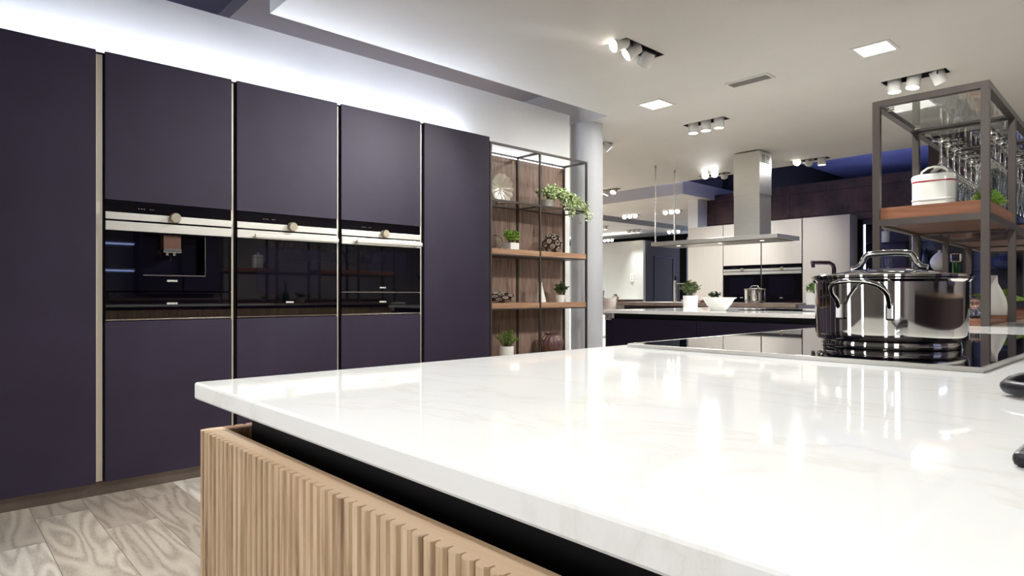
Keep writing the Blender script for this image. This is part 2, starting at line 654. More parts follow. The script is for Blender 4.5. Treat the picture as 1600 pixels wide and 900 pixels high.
far3 = [
    (at_z(939, 354, ZC), 'x', [(-9.2, 9, 0), (0, 0, 0), (0, 0, 0)], [30, 0, 30], 'triple spotlight on the third ceiling, beside the white column'),
    (at_z(990, 359, ZC), 'x', [(0, 0, 0)] * 3, [36] * 3, 'triple spotlight on the third ceiling, middle one'),
    (at_z(1055, 361, ZC), 'x', [(-8.4, 9, 0)] * 3, [36] * 3, 'triple spotlight on the third ceiling, just above the hood slab'),
    (at_z(950, 374.5, ZC), 'x', [(-10, 13, 1.2)] * 3, [8] * 3, 'triple spotlight washing the far pale wall'),
]
panels = [(at_z(1025, 163, ZC), .19, 'square recessed ceiling lamp left of centre, beyond the first spotlight'),
          (at_z(1367, 76, ZC), .19, 'square recessed ceiling lamp at upper right')]
off_panels = [(Vector((-1.25, 2.0, ZC)), .19, 'unseen square lamp added over the island'),  # unseen lamps added to brighten the island and the room
              (Vector((1.9, 5.2, ZC)), .19, 'unseen square lamp added over the right aisle')]


def hole(c, ax):
    a, b = (Lh / 2, W / 2) if ax == 'x' else (W / 2, Lh / 2)
    return (c.x - a, c.x + a, c.y - b, c.y + b)


def clear(h, hs):
    return True


main_y0, main_y1 = 1.45, 7.88
hm = [hole(f[0], f[1]) for f in fixtures + off_fix]
main_h = [h for h in hm if h[0] > -3.59]
ext_h = [h for h in hm if h[0] <= -3.59]
EXT_Y = 4.5
struct('ceiling', slab_holes(-3.59, 4.2, main_y0, main_y1, ZC, 2.95, main_h), M['ceiling'])
struct('ceiling', slab_holes(-7.5, -3.59, EXT_Y, main_y1, ZC, 2.95, ext_h), M['ceiling'])
# second and third ceilings further back
struct('ceiling', slab_holes(-8.1, -5.55, 8.82, 15.5, ZC, 2.80, [hole(f[0], f[1]) for f in far2]), M['ceiling_far'])
struct('ceiling', slab_holes(-13.5, -8.9, 8.4, 14.0, ZC, 2.72, [hole(f[0], f[1]) for f in far3]), M['ceiling_far'])
# rest over the aisle behind the camera
struct('ceiling', slab_holes(-2.2, 4.2, -4.5, -.6, ZC, 2.95, [hole(f[0], f[1]) for f in rear_fix]), M['ceiling'])
# upper soffit seen through the slot above the cabinets
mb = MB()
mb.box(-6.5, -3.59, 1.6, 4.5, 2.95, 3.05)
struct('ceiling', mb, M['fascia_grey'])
# roof void
mb = MB()
mb.box(-14, 5, -4.5, 16, 3.7, 3.8)
struct('ceiling', mb, M['void_dark'])
# walls
mb = MB()
mb.box(-4.05, -3.93, -1.2, 4.36, 0, 2.63)
struct('wall_left', mb, M['wall_white'])
mb = MB()
mb.box(4.0, 4.12, -4.5, 16, 0, 3.7)
struct('wall_right', mb, M['mid_wall'])
mb = MB()
mb.box(-14, 5, -4.6, -4.5, 0, 3.7)
struct('wall_front', mb, M['mid_wall'])
for k, (x0, x1) in enumerate(((-6.2, -5.2), (-2.7, -2.35), (.75, 1.2), (2.4, 3.3))):  # added glowing panels that put bright stripes into the steel reflections
    mb = MB()
    mb.box(x0, x1, -4.498, -4.47, .2, 2.5)
    for zz in (.2, 1.3, 2.47):
        mb.box(x0 - .03, x1 + .03, -4.498, -4.45, zz - .03, zz + .03, idx=1)
    for xx in (x0 - .03, x1):
        mb.box(xx, xx + .03, -4.498, -4.45, .17, 2.5, idx=1)
    struct('window_%d' % (k + 1), mb, [M['stripe_glow'], M['dark_bronze']])
mb = MB()
mb.box(-14.1, -14, -4.5, 16, 0, 3.7)
struct('wall_far_left', mb, M['far_wall'])
mb = MB()
mb.box(-14, 5, 16, 16.1, 0, 3.7)
struct('wall_back', mb, M['black'])
mb = MB()
mb.box(-5.72, -5.62, 10.36, 16, 0, 3.7)  # added wall, keeps the blue void glow off the far-left zone
struct('wall_light_stop', mb, M['black'])
# brown clad wall behind the beige kitchen
mb = MB()
mb.box(-5.69, 4.0, 9.79, 9.95, 2.06, 2.66)
o = struct('wall_clad', mb, M['clad'])
mb = MB()
mb.box(-5.69, 4.0, 10.25, 10.35, 0, 2.66)
struct('wall_clad_lower', mb, M['black'])
# pale partition in the far left, with a dark return
mb = MB()
mb.box(-13.9, -9.29, 13.0, 13.1, 0, 2.33)
struct('wall_far_pale', mb, M['far_wall'])
mb = MB()
mb.box(-9.36, -9.28, 13.1, 14.6, 0, 2.33)
struct('wall_far_dark', mb, M['far_dark'])
# door outline on the dark return
mb = MB()
mb.box(-9.28, -9.262, 13.45, 13.47, 0, 1.95)
mb.box(-9.28, -9.262, 13.45, 14.3, 1.93, 1.95)
mb.box(-9.28, -9.262, 14.28, 14.3, 0, 1.95)
struct('door_1', mb, M['display_panel'])
mb = MB()
mb.box(-9.2, -5.6, 14.8, 14.9, 0, 2.5)
struct('wall_far_glazed', mb, pbr('pale_blue_panel', (186, 200, 214), .4))
mb = MB()
for x in (-9.0, -8.2, -7.4, -6.6):
    mb.box(x, x + .05, 14.74, 14.8, 0, 2.5)
struct('trim_1', mb, M['led_soft'])

# ------------------------------------------------------------------ lamps
def make_fixture(c, ax, aims, en, label, group):
    root = thing('recessed_spotlight', label, 'spotlight', (c.x, c.y, ZC), 0 if ax == 'x' else PI / 2, group)
    inv = Matrix.Rotation(-(0 if ax == 'x' else PI / 2), 4, 'Z')
    b = MB()
    a, w = Lh / 2 - .003, W / 2 - .003
    t = .004
    h = .12
    b.box(-a, a, -w, w, h - t, h)
    b.box(-a, a, -w, -w + t, 0, h - t)
    b.box(-a, a, w - t, w, 0, h - t)
    b.box(-a, -a + t, -w + t, w - t, 0, h - t)
    b.box(a - t, a, -w + t, w - t, 0, h - t)
    b.build('housing', M['socket'], root)
    r_ = .046
    for k in range(3):
        x = (k - 1) * .132
        if aims[k] == (0, 0, 0):
            d = Vector((0, 0, -1))
        elif abs(aims[k][2]) < 1e-6 and abs(aims[k][0]) < 1:
            d = Vector((aims[k][0], aims[k][1], -1))
        else:
            d = (inv @ (Vector(aims[k]) - Vector((c.x, c.y, ZC)))).to_3d()
        d.normalize()
        top = Vector((x, 0, .02))
        q = d.to_track_quat('-Z', 'Y').to_matrix().to_4x4()
        hd = MB()
        hd.lathe([(0, 0), (r_ * .96, 0), (r_, -.004), (r_, -.1), (r_ * .93, -.1), (r_ * .9, -.092), (0, -.09)], 24, mat=q, c=top)
        hd.build('spot_head', M['spot_white'], root)
        ho = root.children[-1]
        ln = MB()
        ln.lathe([(0, -.0935), (r_ * .88, -.0935), (r_ * .88, -.0925), (0, -.0925)], 24, mat=q, c=top)
        ln.build('lens', M['lens'] if en[k] else M['lens_off'], ho)
        br = MB()
        br.cyl((x + .02, .035, .115), (x + .02, .035, -.02), .005, 6)
        br.cyl((x + .02, -.035, .115), (x + .02, -.035, -.02), .005, 6)
        br.build('bracket', M['socket'], ho)
        if en[k]:
            spot(ho, tuple(top + d * .105), d, en[k], size=20 if en[k] == 171 else 34 if en[k] > 125 else 62 if en[k] in (120, 62) else 58)
    return root


GR = 'recessed triple spotlights in the ceilings'
for f in fixtures + off_fix + rear_fix + far2 + far3:
    make_fixture(*f, GR)
for c, s, lab in panels + off_panels:
    r = thing('recessed_lamp', lab, 'ceiling lamp', (c.x, c.y, ZC), 0, 'square recessed lamps')
    b = MB()
    for x0, x1, y0, y1 in ((-s / 2 - .02, s / 2 + .02, -s / 2 - .02, -s / 2), (-s / 2 - .02, s / 2 + .02, s / 2, s / 2 + .02), (-s / 2 - .02, -s / 2, -s / 2, s / 2), (s / 2, s / 2 + .02, -s / 2, s / 2)):
        b.box(x0, x1, y0, y1, -.006, 0)
    b.build('frame', M['spot_white'], r)
    b = MB()
    b.box(-s / 2, s / 2, -s / 2, s / 2, -.004, -.001)
    b.build('diffuser', M['led_panel'], r)
    ld = bpy.data.lights.new('panel_light', 'AREA')
    ld.shape = 'SQUARE'
    ld.size = s
    ld.energy = 6 if c.x < -2 else 30 if c.y > 4.4 and c.x < 0 else 26 if c.x < 0 and c.y < 3 else 34
    ld.color = (1, .99, .96)
    lo = bpy.data.objects.new('panel_light', ld)
    COL.objects.link(lo)
    lo.parent = r
    lo.location = (0, 0, -.008)
# vent
v = at_z(1171, 125, ZC)
r = thing('ceiling_vent', 'slim slotted air vent in the ceiling between the square lamps', 'vent', (v.x, v.y, ZC), 0)
b = MB()
for ya, yb in ((-.065, -.052), (.052, .065)):
    b.box(-.165, .165, ya, yb, -.012, 0)
b.box(-.165, -.152, -.052, .052, -.012, 0)
b.box(.152, .165, -.052, .052, -.012, 0)
b.build('frame', M['spot_white'], r)
b = MB()
for k in range(5):
    y = -.042 + k * .021
    b.box(-.152, .152, y - .004, y + .004, -.010, -.004)
b.build('slat', M['tin_grey'], r)

# ================================================================== TALL CABINETS (local: front faces -y, x to the right)
def panel_box(b, w, z0, z1, depth, th=.018, shelves=()):
    """open carcass, front at y=.022"""
    b.box(0, th, .024, depth, z0, z1)
    b.box(w - th, w, .024, depth, z0, z1)
    b.box(th, w - th, depth - .01, depth, z0, z1)
    b.box(th, w - th, .024, depth - .01, z0, z0 + th)
    b.box(th, w - th, .024, depth - .01, z1 - th, z1)
    for s in shelves:
        b.box(th, w - th, .024, depth - .01, s - th, s)


def tall_cabinet(label, loc, rz, w, gap, z0, z1, doors, depth, mats, group, kick=True, niche=None, nm='tall_cabinet'):
    """doors = [(z0, z1)], w = door width, gap = the grip channel to the right of the door"""
    r = thing(nm, label, 'cabinet', loc, rz, group)
    b = MB()
    cw = w + gap
    panel_box(b, cw, z0, z1 - .003, depth, shelves=niche or ())
    b.build('carcass', mats['side'], r)
    for a, c in doors:
        b = MB()
        b.box(0.001, w, 0, .022, a, c, .0012)
        b.build('door', mats['door'], r)
    b = MB()
    b.box(w + .001, w + gap * (.8 if gap > .035 else .52) - .001 if nm == 'tall_cabinet' and mats['door'] == M['plum'] else w + gap - .001, .014, .0235, z0 + .005, z1 - .018)  # narrowed on dark units so the carcass stands in for door-edge shadow
    b.build('grip_channel', mats['channel'], r)
    if kick:
        b = MB()
        b.box(0, cw, .03, .045, 0, z0 - .002)
        b.build('plinth', mats['plinth'], r)
    return r


near_m = dict(door=M['plum'], side=M['plum_side'], channel=M['beige_metal'], plinth=M['plinth'])
XW = -3.63
Z0, Z1, ZOB, ZOT = .067, 2.171, .858, 1.4486
G1 = 'dark tall cabinets along the left wall'
cols = [(-.63, .60 - .03, None), (.015, .602, 0), (.654, .599, 1), (1.280, .607, 1), (1.913, .594, 1), (2.538, .594, 0)]
labs = ['dark tall cabinet left of the photo edge', 'full-height dark cabinet door at the left edge of the photo',
        'dark tall cabinet holding the coffee machine', 'dark tall cabinet holding the oven with the long bar handle, in the middle',
        'dark tall cabinet holding the compact oven, right of the middle one', 'full-height dark cabinet next to the open walnut shelving']
for k, (y, w, t) in enumerate(cols):
    nxt = cols[k + 1][0] if k + 1 < len(cols) else y + w + .004
    gap = nxt - y - w
    if t == 1:
        drs = [(Z0, ZOB - .009), (ZOT + .001, Z1)]
        nic = (ZOB - .009 + 0, ZOT + .018)
    else:
        drs = [(Z0, Z1)]
        nic = ()
    if gap < .01:
        rr = tall_cabinet(labs[k], (XW, y, 0), PI / 2, w, .004, Z0, Z1, drs, .29, near_m, G1, niche=nic)
    else:
        rr = tall_cabinet(labs[k], (XW, y, 0), PI / 2, w, gap, Z0, Z1, drs, .29, near_m, G1, niche=nic)


# ------------------------------------------------------------------ ovens (local origin: bottom left of the front, front -y)
def bands(r, w, depth=.26):
    """control panel, two steel bands and the knob that the appliances share; z from .442 to .5906"""
    b = MB()
    b.box(.002, w - .002, .004, depth, .4885, .5895)
    b.build('control_panel', M['black_glass'], r)
    b = MB()
    b.box(.002, w - .002, -.003, .0035, .4965, .5315, .001)
    b.build('upper_band', M['band'], r)
    b = MB()
    b.box(.002, w - .002, -.005, .0035, .442, .4875, .0015)
    b.build('lower_band', M['band'], r)
    b = MB()
    q = Matrix.Rotation(PI / 2, 4, 'X')
    b.lathe([(0, .0), (.025, .0), (.025, .022), (.023, .026), (0, .026)], 28, mat=q, c=(w * .52, -.003, .522))
    k = b.build('knob', M['knob'], r)
    b = MB()
    b.lathe([(.0255, 0), (.028, 0), (.028, .004), (.0255, .004)], 28, mat=q, c=(w * .52, -.003, .522), closed=True)
    b.build('knob_ring', M['chrome'], k)
    text('display_print', '- - -    - -', .018, M['text_white'], r, (w * .30, .0035, .558), sx=1.1)


def logo(r, x, z, size=.0135):
    text('logo', 'SIEMENS', size, M['text_white'], r, (x, -.0008, z), sx=1.0, bold=.0004)


def drawer(name, label, loc, rz, w, group):
    r = thing(name, label, 'drawer', loc, rz, group)
    b = MB()
    b.box(.004, w - .004, .022, .25, .004, .136)
    b.build('drawer_box', M['black'], r)
    b = MB()
    b.box(.002, w - .002, 0, .02, .003, .1365, .001)
    b.build('glass_front', M['black_glass'], r)
    b = MB()
    b.box(.002, w - .002, -.002, .018, -.004, .002, .0006)
    b.build('base_strip', M['steel'], r)
    logo(r, w * .5, .078)
    return r


def coffee(label, loc, rz, w):
    r = thing('coffee_machine', label, 'coffee machine', loc, rz)
    bands(r, w)
    # glass front as a frame round the dispensing recess
    x0, x1, z0, z1 = .165, .462, .225, .432
    b = MB()
    b.box(.002, x0, 0, .02, .1425, .441)
    b.box(x1, w - .002, 0, .02, .1425, .441)
    b.box(x0, x1, 0, .02, .1425, z0)
    b.box(x0, x1, 0, .02, z1, .441)
    b.build('glass_front', M['black_glass'], r)
    b = MB()
    b.box(x0, x1, .075, .26, .1425, .441)
    b.box(.01, w - .01, .022, .26, .1425, z0 - .002)
    b.build('recess', M['window_glass'], r)
    b = MB()
    b.box(x0, x1, -.0012, .0, z0 - .004, z0)
    b.box(x1 - .002, x1, -.0012, .0, z0, z1)
    b.build('recess_trim', M['steel'], r)
    b = MB()
    b.box(.262, .345, .012, .075, .36, .436, .002)
    d = b.build('dispenser', pbr('dispenser_brown', (98, 72, 62), .3), r)
    b = MB()
    b.box(.260, .347, .006, .072, .342, .362, .002)
    b.build('dispenser_bar', M['chrome_r'], d)
    for x in (.285, .32):
        b = MB()
        b.cyl((x, .035, .343), (x, .035, .328), .009, 12)
        b.build('nozzle', M['chrome_r'], d)
    b = MB()
    for s in (.3,):
        b.cyl((.303, .04, .3415), (.303, .04, .3), .002, 8)
    b.build('milk_tube', M['black'], d)
    logo(r, w * .5, .195)
    return r


def oven(label, loc, rz, w, full, group):
    r = thing('built_in_oven', label, 'oven', loc, rz, group)
    bands(r, w)
    z0 = .002 if full else .1425
    b = MB()
    b.box(.002, w - .002, 0, .02, z0, .441, .0008)
    b.build('glass_door', M['black_glass'], r)
    b = MB()
    b.box(.01, w - .01, .022, .26, z0 + .004, .436)
    b.build('oven_body', M['black'], r)
    b = MB()
    if full:
        b.box(.11, w - .11, -.0012, 0, .13, .40)
    else:
        b.box(.18, w - .12, -.0012, 0, .27, .41)
    b.build('oven_window', M['window_glass'], r)
    # bar handle across the lower band
    b = MB()
    hz = .455 if full else .462
    b.box(.085 if full else .09, w - .012, -.045, -.031, hz - .012, hz + .012, .004)
    h = b.build('bar_handle', M['band'], r)
    for x in (.11, w - .04):
        b = MB()
        b.box(x - .008, x + .008, -.032, -.005, hz - .007, hz + .007, .001)
        b.build('handle_mount', M['chrome_r'], h)
    b = MB()
    b.box(.002, w - .002, -.002, .012, z0 - .004, z0 - .0003)
    b.build('base_strip', M['steel'], r)
    logo(r, w * .5, .08 if full else .17, .0125 if full else .012)
    return r


coffee('built-in coffee machine with a dispensing recess, leftmost appliance of the dark wall', (XW, .654, ZOB), PI / 2, .599)
drawer('warming_drawer', 'black glass warming drawer below the coffee machine', (XW, .654, ZOB), PI / 2, .599, 'warming drawers')
oven('black glass oven with bright bar handle in the middle of the dark cabinets', (XW, 1.280, ZOB), PI / 2, .607, True, 'ovens in the dark cabinets')
oven('black compact oven with shining steel handle, rightmost in the dark cabinets', (XW, 1.913, ZOB), PI / 2, .594, False, 'ovens in the dark cabinets')
drawer('warming_drawer', 'black glass warming drawer below the rightmost compact oven of the dark wall', (XW, 1.913, ZOB), PI / 2, .594, 'warming drawers')

# LED strip lying on top of the cabinets
b = MB()
b.box(-3.925, -3.9145, 3.17, 4.24, 2.1225, 2.136)
o = b.build('led_strip', M['led_strip'])
tag(o, 'glowing light strip along the top of the walnut shelving back', 'light strip')
b = MB()
b.box(-3.86, -3.82, -.6, 3.1, Z1 + .001, Z1 + .016)
o = b.build('led_strip', M['led_strip'])
tag(o, 'glowing light strip lying on top of the dark cabinets', 'light strip')

# ================================================================== OPEN SHELVING
SY0, SY1 = 3.142, 4.262
SX0, SX1 = -3.925, -3.632
r = thing('open_shelving', 'open shelving with thin metal frame and walnut back beside the dark cabinets', 'shelving', (SX0, SY0, 0))
D, Ls = SX1 - SX0, SY1 - SY0
pw = .016
ZT = 2.142
ym = 3.672 - SY0
for y in (0, ym, Ls - pw):
    b = MB()
    b.box(D - pw, D, y, y + pw, 0, ZT)
    b.build('front_post', M['dark_bronze'], r)
    b = MB()
    b.box(.014, .014 + pw, y, y + pw, 0, ZT)
    b.build('back_post', M['dark_bronze'], r)
    for z in (ZT, 1.712):
        b = MB()
        b.box(.014 + pw, D - pw, y, y + pw, z - pw, z)
        b.build('cross_bar', M['dark_bronze'], r)
for z in (ZT, 1.712):
    for (a, c) in ((pw, ym), (ym + pw, Ls - pw)):
        b = MB()
        b.box(D - pw, D, a, c, z - pw, z)
        b.build('front_rail', M['dark_bronze'], r)
        b = MB()
        b.box(.014, .014 + pw, a, c, z - pw, z)
        b.build('back_rail', M['dark_bronze'], r)
for (a, c) in ((pw, ym), (ym + pw, Ls - pw)):
    b = MB()
    b.box(.014 + pw, D - pw, a + .002, c - .002, 1.7, 1.708)
    b.build('glass_shelf', M['sheet_glass'], r)
    for z in (1.337, .918, .48):
        b = MB()
        b.box(.014 + pw, D - .004, a + .001, c - .001, z - .042, z, .001)
        s = b.build('wood_shelf', M['shelf_oak'], r)
        b = MB()
        b.box(.014 + pw, D - .001, a + .001, c - .001, z - .052, z - .0422)
        b.build('shelf_rail', M['dark_bronze'], s)
for (a, c) in ((0, ym + pw / 2 - .002), (ym + pw / 2 + .002, Ls)):
    b = MB()
    b.box(0, .013, a, c, .03, ZT - .02)
    b.build('back_panel', M['walnut_v'], r)

# column
b = MB()
b.lathe([(0, 0), (.15, 0), (.15, ZC), (0, ZC)], 48)
o = b.build('round_column', M['column'], loc=(-3.93, 4.60, 0))
tag(o, 'round white column at the end of the open shelving', 'column')


# ------------------------------------------------------------------ plants
def bush(name, label, loc, pot, leafy, mat, group='potted plants', seed=1, potmat='porcelain', square=False):
    """pot=(radius, height, taper) leafy=(count, spread, height, leaf length, leaf width, droop)"""
    rnd = random.Random(seed)
    r = thing(name, label, 'plant', loc, 0, group)
    R, H, tp = pot
    b = MB()
    if square:
        for s in (-1, 1):
            b.box(s * R - .003, s * R + .003, -R, R, 0, H)
            b.box(-R + .003, R - .003, s * R - .003, s * R + .003, 0, H)
        b.box(-R, R, -R, R, 0, .006)
    else:
        b.lathe([(0, 0), (R * tp, 0), (R, H), (R * .93, H), (R * .92, H * .8), (R * tp * .9, .008), (0, .008)], 32)
    b.build('pot', M[potmat], r)
    b = MB()
    if square:
        b.box(-R + .004, R - .004, -R + .004, R - .004, H * .7, H * .88)
    else:
        b.lathe([(0, H * .8), (R * .9, H * .8), (R * .9, H * .86), (0, H * .9)], 20)
    b.build('soil', M['soil'], r)
    n, sp, hh, L, Wd, droop = leafy
    st = MB()
    lf = MB()
    ns = max(6, n // 22)
    for k in range(ns):
        a = rnd.uniform(0, 2 * PI)
        q = rnd.uniform(.15, 1)
        tip = Vector((math.cos(a) * sp * q, math.sin(a) * sp * q, H * .85 + hh * (1 - .45 * q * q) * rnd.uniform(.75, 1.0)))
        base = Vector((math.cos(a) * R * .4 * q, math.sin(a) * R * .4 * q, H * .85))
        mid = (base + tip) / 2 + Vector((0, 0, hh * .12))
        st.tube([base, mid, tip], .0016, 5, r1=.0008)
        for j in range(n // ns):
            f = rnd.uniform(.25, 1.0)
            p = base.lerp(mid, f * 2) if f < .5 else mid.lerp(tip, f * 2 - 1)
            dd = Vector((rnd.gauss(0, 1) + math.cos(a) * .5, rnd.gauss(0, 1) + math.sin(a) * .5, rnd.gauss(.45, .6) - droop))
            nn = Vector((rnd.gauss(0, .5), rnd.gauss(0, .5), 1))
            lf.leaf(p, dd, nn, L * rnd.uniform(.7, 1.2), Wd * rnd.uniform(.8, 1.2), idx=0)
    st.build('stem', M['stem'], r)
    lf.build('foliage', M[mat], r)
    return r


XS = -3.76
bush('basil_plant', 'bright green basil in a white square pot on the upper wooden shelf', (XS, 3.47, 1.3372), (.045, .06, 1), (420, .075, .13, .026, .018, .1), 'leaf_bright', seed=2, square=True)
bush('potted_herb', 'small dark-leaved plant in a white pot beside the conical vase on the lower wooden shelf', (XS, 4.05, .9182), (.046, .062, .8), (300, .07, .12, .026, .018, .1), 'leaf_dark', seed=3)
bush('potted_herb', 'fluffy green herb in a tall white cylinder pot on the bottom shelf', (XS + .02, 3.40, .4802), (.062, .095, .97), (900, .1, .15, .018, .005, .0), 'leaf_mid', seed=4)
# trailing plant hanging over the glass shelf
rnd = random.Random(11)
r = thing('trailing_plant', 'pale green trailing plant spilling over the glass shelf', 'plant', (SX1 - .1, 3.86, 1.7085), 0, 'potted plants')
b = MB()
b.lathe([(0, 0), (.045, 0), (.06, .07), (.055, .07), (.043, .008), (0, .008)], 24)
b.build('pot', M['matt_white'], r)
st, lf = MB(), MB()
for k in range(80):
    a = rnd.uniform(-PI, PI)
    reach = rnd.uniform(.05, 1)
    yy = rnd.uniform(-.16, .2) + .28 * reach * (k % 2)
    xx = rnd.uniform(.0, .14)
    zt = .12 - .24 * reach * (k % 2) + rnd.uniform(-.03, .06)
    pts = [Vector((0, 0, .06)), Vector((xx * .5 + .02, yy * .4, .13 + rnd.uniform(0, .05))), Vector((.1 + xx * .3, yy * .8, .08 + zt * .4)), Vector((.12 + xx * .3, yy, zt))]
    if not (k % 2):
        pts[2] = Vector((xx * .6, yy * .7, .12))
        pts[3] = Vector((xx * .7, yy * .9, .10 + rnd.uniform(-.03, .06)))
    st.tube(pts, .0015, 5)
    for j in range(22):
        f = rnd.uniform(.6, 2.99)
        i = int(f)
        p = pts[i].lerp(pts[i + 1], f - i) + Vector((rnd.gauss(0, .012), rnd.gauss(0, .012), rnd.gauss(0, .012)))
        lf.leaf(p, Vector((rnd.gauss(.3, 1), rnd.gauss(0, 1), rnd.gauss(-.2, .7))), Vector((rnd.gauss(.5, .5), rnd.gauss(0, .5), 1)), .026, .024)
st.build('stem', M['stem'], r)
lf.build('foliage', M['leaf_pale'], r)

# ------------------------------------------------------------------ shelf decor
# scalloped glass dish standing on edge
r = thing('shell_dish', 'scalloped shell-shaped glass dish standing on the glass shelf', 'dish', (XS, 3.37, 1.709))
b = MB()
bm = b.bm
n = 72
for side, off in ((0, 0), (1, .004)):
    rings = []
    for i in range(9):
        q = i / 8
        ring = []
        for k in range(n + 1):
            a = -PI * .5 + 2 * PI * k / n
            rr = .115 * q * (1 + .035 * math.cos(14 * a) * q)
            yy, zz = rr * math.cos(a), rr * math.sin(a)
            dep = .03 * q * q + .004 * math.cos(14 * a) * q
            ring.append(bm.verts.new((dep - off - .02 + .0 * zz, yy, zz + .117)))
        rings.append(ring)
    for i in range(8):
        for k in range(n):
            f = bm.faces.new((rings[i][k], rings[i][k + 1], rings[i + 1][k + 1], rings[i + 1][k]))
            f.smooth = True
bmesh.ops.remove_doubles(bm, verts=bm.verts, dist=.00005)
b.build('dish_body', M['shell_glass'], r)
b = MB()
b.box(-.05, .04, -.03, .03, 0, .004)
b.tube([(.02, -.02, .003), (.018, -.02, .03)], .002, 6)
b.tube([(.02, .02, .003), (.018, .02, .03)], .002, 6)
b.build('plate_stand', M['dark_bronze'], r)

b = MB()
b.lathe([(0, 0), (.03, 0), (.034, .004), (.055, .03), (.062, .06), (.055, .09), (.035, .108), (.022, .112), (.021, .110), (.033, .105), (.052, .088), (.059, .06), (.052, .032), (.03, .008), (0, .006)], 32)
o = b.build('glass_globe', M['glass'], loc=(XS, 3.30, 1.3372))
tag(o, 'small round clear glass globe vase beside the basil', 'vase')


def lattice(name, label, loc, R, sc, n, seed, group, z0):
    r = thing(name, label, 'ornament', loc, 0, group)
    for nm, rr_, mat, k0, fac in (('outer_lattice', .0045, 'bronze_lattice', 0, 1.0), ('inner_lattice', .003, 'cream_lattice', 0, .62)):
        b = MB()
        for i in range(n):
            z = 1 - 2 * (i + .5) / n
            a = i * 2.39996
            nrm = Vector((math.sqrt(1 - z * z) * math.cos(a), math.sqrt(1 - z * z) * math.sin(a), z))
            t1 = nrm.cross(Vector((0, 0, 1))).normalized()
            t2 = nrm.cross(t1)
            rc = R * 1.9 / math.sqrt(n) * fac
            pts = []
            for k in range(14):
                th = 2 * PI * k / 14
                p = (nrm * R + t1 * rc * math.cos(th) + t2 * rc * math.sin(th)).normalized() * (R - .006)
                pts.append(Vector((p.x * sc[0], p.y * sc[1], p.z * sc[2] + z0)))
            b.tube(pts, rr_, 6, closed=True)
        b.build(nm, M[mat], r)
    return r


lattice('lattice_ball', 'openwork lattice ball in brown and cream on the upper wooden shelf', (XS, 3.95, 1.3372), .088, (1, 1, .95), 26, 1, 'openwork lattice ornaments', .0845)
lattice('lattice_bowl', 'low oval openwork lattice ornament in dark brown and cream on the lower wooden shelf', (XS + .01, 3.36, .9182), .1, (.8, 1.2, .42), 26, 2, 'openwork lattice ornaments', .045)
b = MB()
b.lathe([(0, 0), (.052, 0), (.054, .004), (.02, .15), (.0195, .158), (.024, .166), (.02, .167), (.016, .158), (.017, .15), (.048, .01), (0, .008)], 32)
o = b.build('conical_vase', M['matt_white'], loc=(XS, 3.80, .9182))
tag(o, 'white conical bottle vase on the lower wooden shelf', 'vase')
# ribbed vase with gold lines
r = thing('ribbed_vase', 'mauve ribbed vase with thin gold lines on the bottom shelf', 'vase', (XS, 3.95, .4802))
prof = [(.045, 0), (.06, .01), (.088, .05), (.098, .09), (.092, .125), (.07, .15), (.058, .158), (.06, .168), (.068, .18)]
b = MB()
b.lathe([(0, 0)] + prof + [(.064, .18), (.053, .158), (.06, .14), (.08, .1), (.04, .01), (0, .01)], 72, ribs=12, amp=.035)
b.build('vase_body', M['mauve'], r)
b = MB()
for k in range(12):
    a = 2 * PI * (k + .5) / 12
    b.tube([((q * .968 + .0008) * math.cos(a), (q * .968 + .0008) * math.sin(a), z) for q, z in prof], .0014, 6)
b.build('gold_lines', M['gold'], r)

# ================================================================== NEAR ISLAND
IX0, IX1, IY0, IY1 = -.706, .26, .206, 4.3
ZI = .89
b = MB()
b.box(IX0, IX1, IY0, IY1, ZI - .0174, ZI, .0022)
o = b.build('worktop', M['marble'])
tag(o, 'thick white veined quartz worktop of the near island', 'worktop')
r = thing('kitchen_island', 'island base clad in vertically fluted light oak under the white worktop', 'kitchen island', (0, 0, 0))
WX0, WX1, WY0, WY1 = -.7065, .27, .211, 4.29
zt = .8403
pitch = .01165


def fluted(x0, y0, x1, y1, nx, ny, inner):
    """outline along x0,y0 -> x1,y1 with ridges bulging towards (nx, ny)"""
    L = math.hypot(x1 - x0, y1 - y0)
    n = int(L / pitch)
    p = L / n
    dx, dy = (x1 - x0) / L, (y1 - y0) / L
    out = []
    for i in range(n):
        for f, h in ((.0, -.003), (.10, -.003), (.14, .0006), (.27, .0026), (.55, .003), (.83, .0026), (.96, .0006)):
            s = (i + f) * p
            out.append((x0 + dx * s + nx * h, y0 + dy * s + ny * h))
    out.append((x1, y1))
    return out


rim = .0225
# end panel (faces the camera)
o1 = fluted(WX0, WY0 + .003, WX1, WY0 + .003, 0, -1, 0)
b = MB()
b.prism(o1 + [(WX1, WY0 + rim), (WX0 + .001, WY0 + rim)], .0, zt - .0008)
b.build('fluted_panel', M['flute'], r)
b = MB()
b.prism(o1 + [(WX1, WY0 + rim), (WX0 + rim, WY0 + rim), (WX0 + .001, WY0 + rim)], zt - .0008, zt)
b.build('panel_rim', M['rim_oak_x'], r)
# aisle side
o2 = fluted(WX0 + .003, WY1, WX0 + .003, WY0 + rim, -1, 0, 0)
b = MB()
b.prism(o2 + [(WX0 + rim, WY0 + rim), (WX0 + rim, WY1)], 0, zt - .0008)
b.build('fluted_panel', M['flute'], r)
b = MB()
b.prism(o2 + [(WX0 + rim, WY0 + rim), (WX0 + rim, WY1)], zt - .0008, zt)
b.build('panel_rim', M['shelf_oak'], r)
b = MB()
b.box(-.675, WX1 - .02, .2535, WY1 - .01, .0, ZI - .0176)
b.build('dark_carcass', M['black'], r)
b = MB()
b.box(WX0 + rim, WX1, WY0 + rim, .2535, .62, .63)
b.build('gap_floor', M['black'], r)

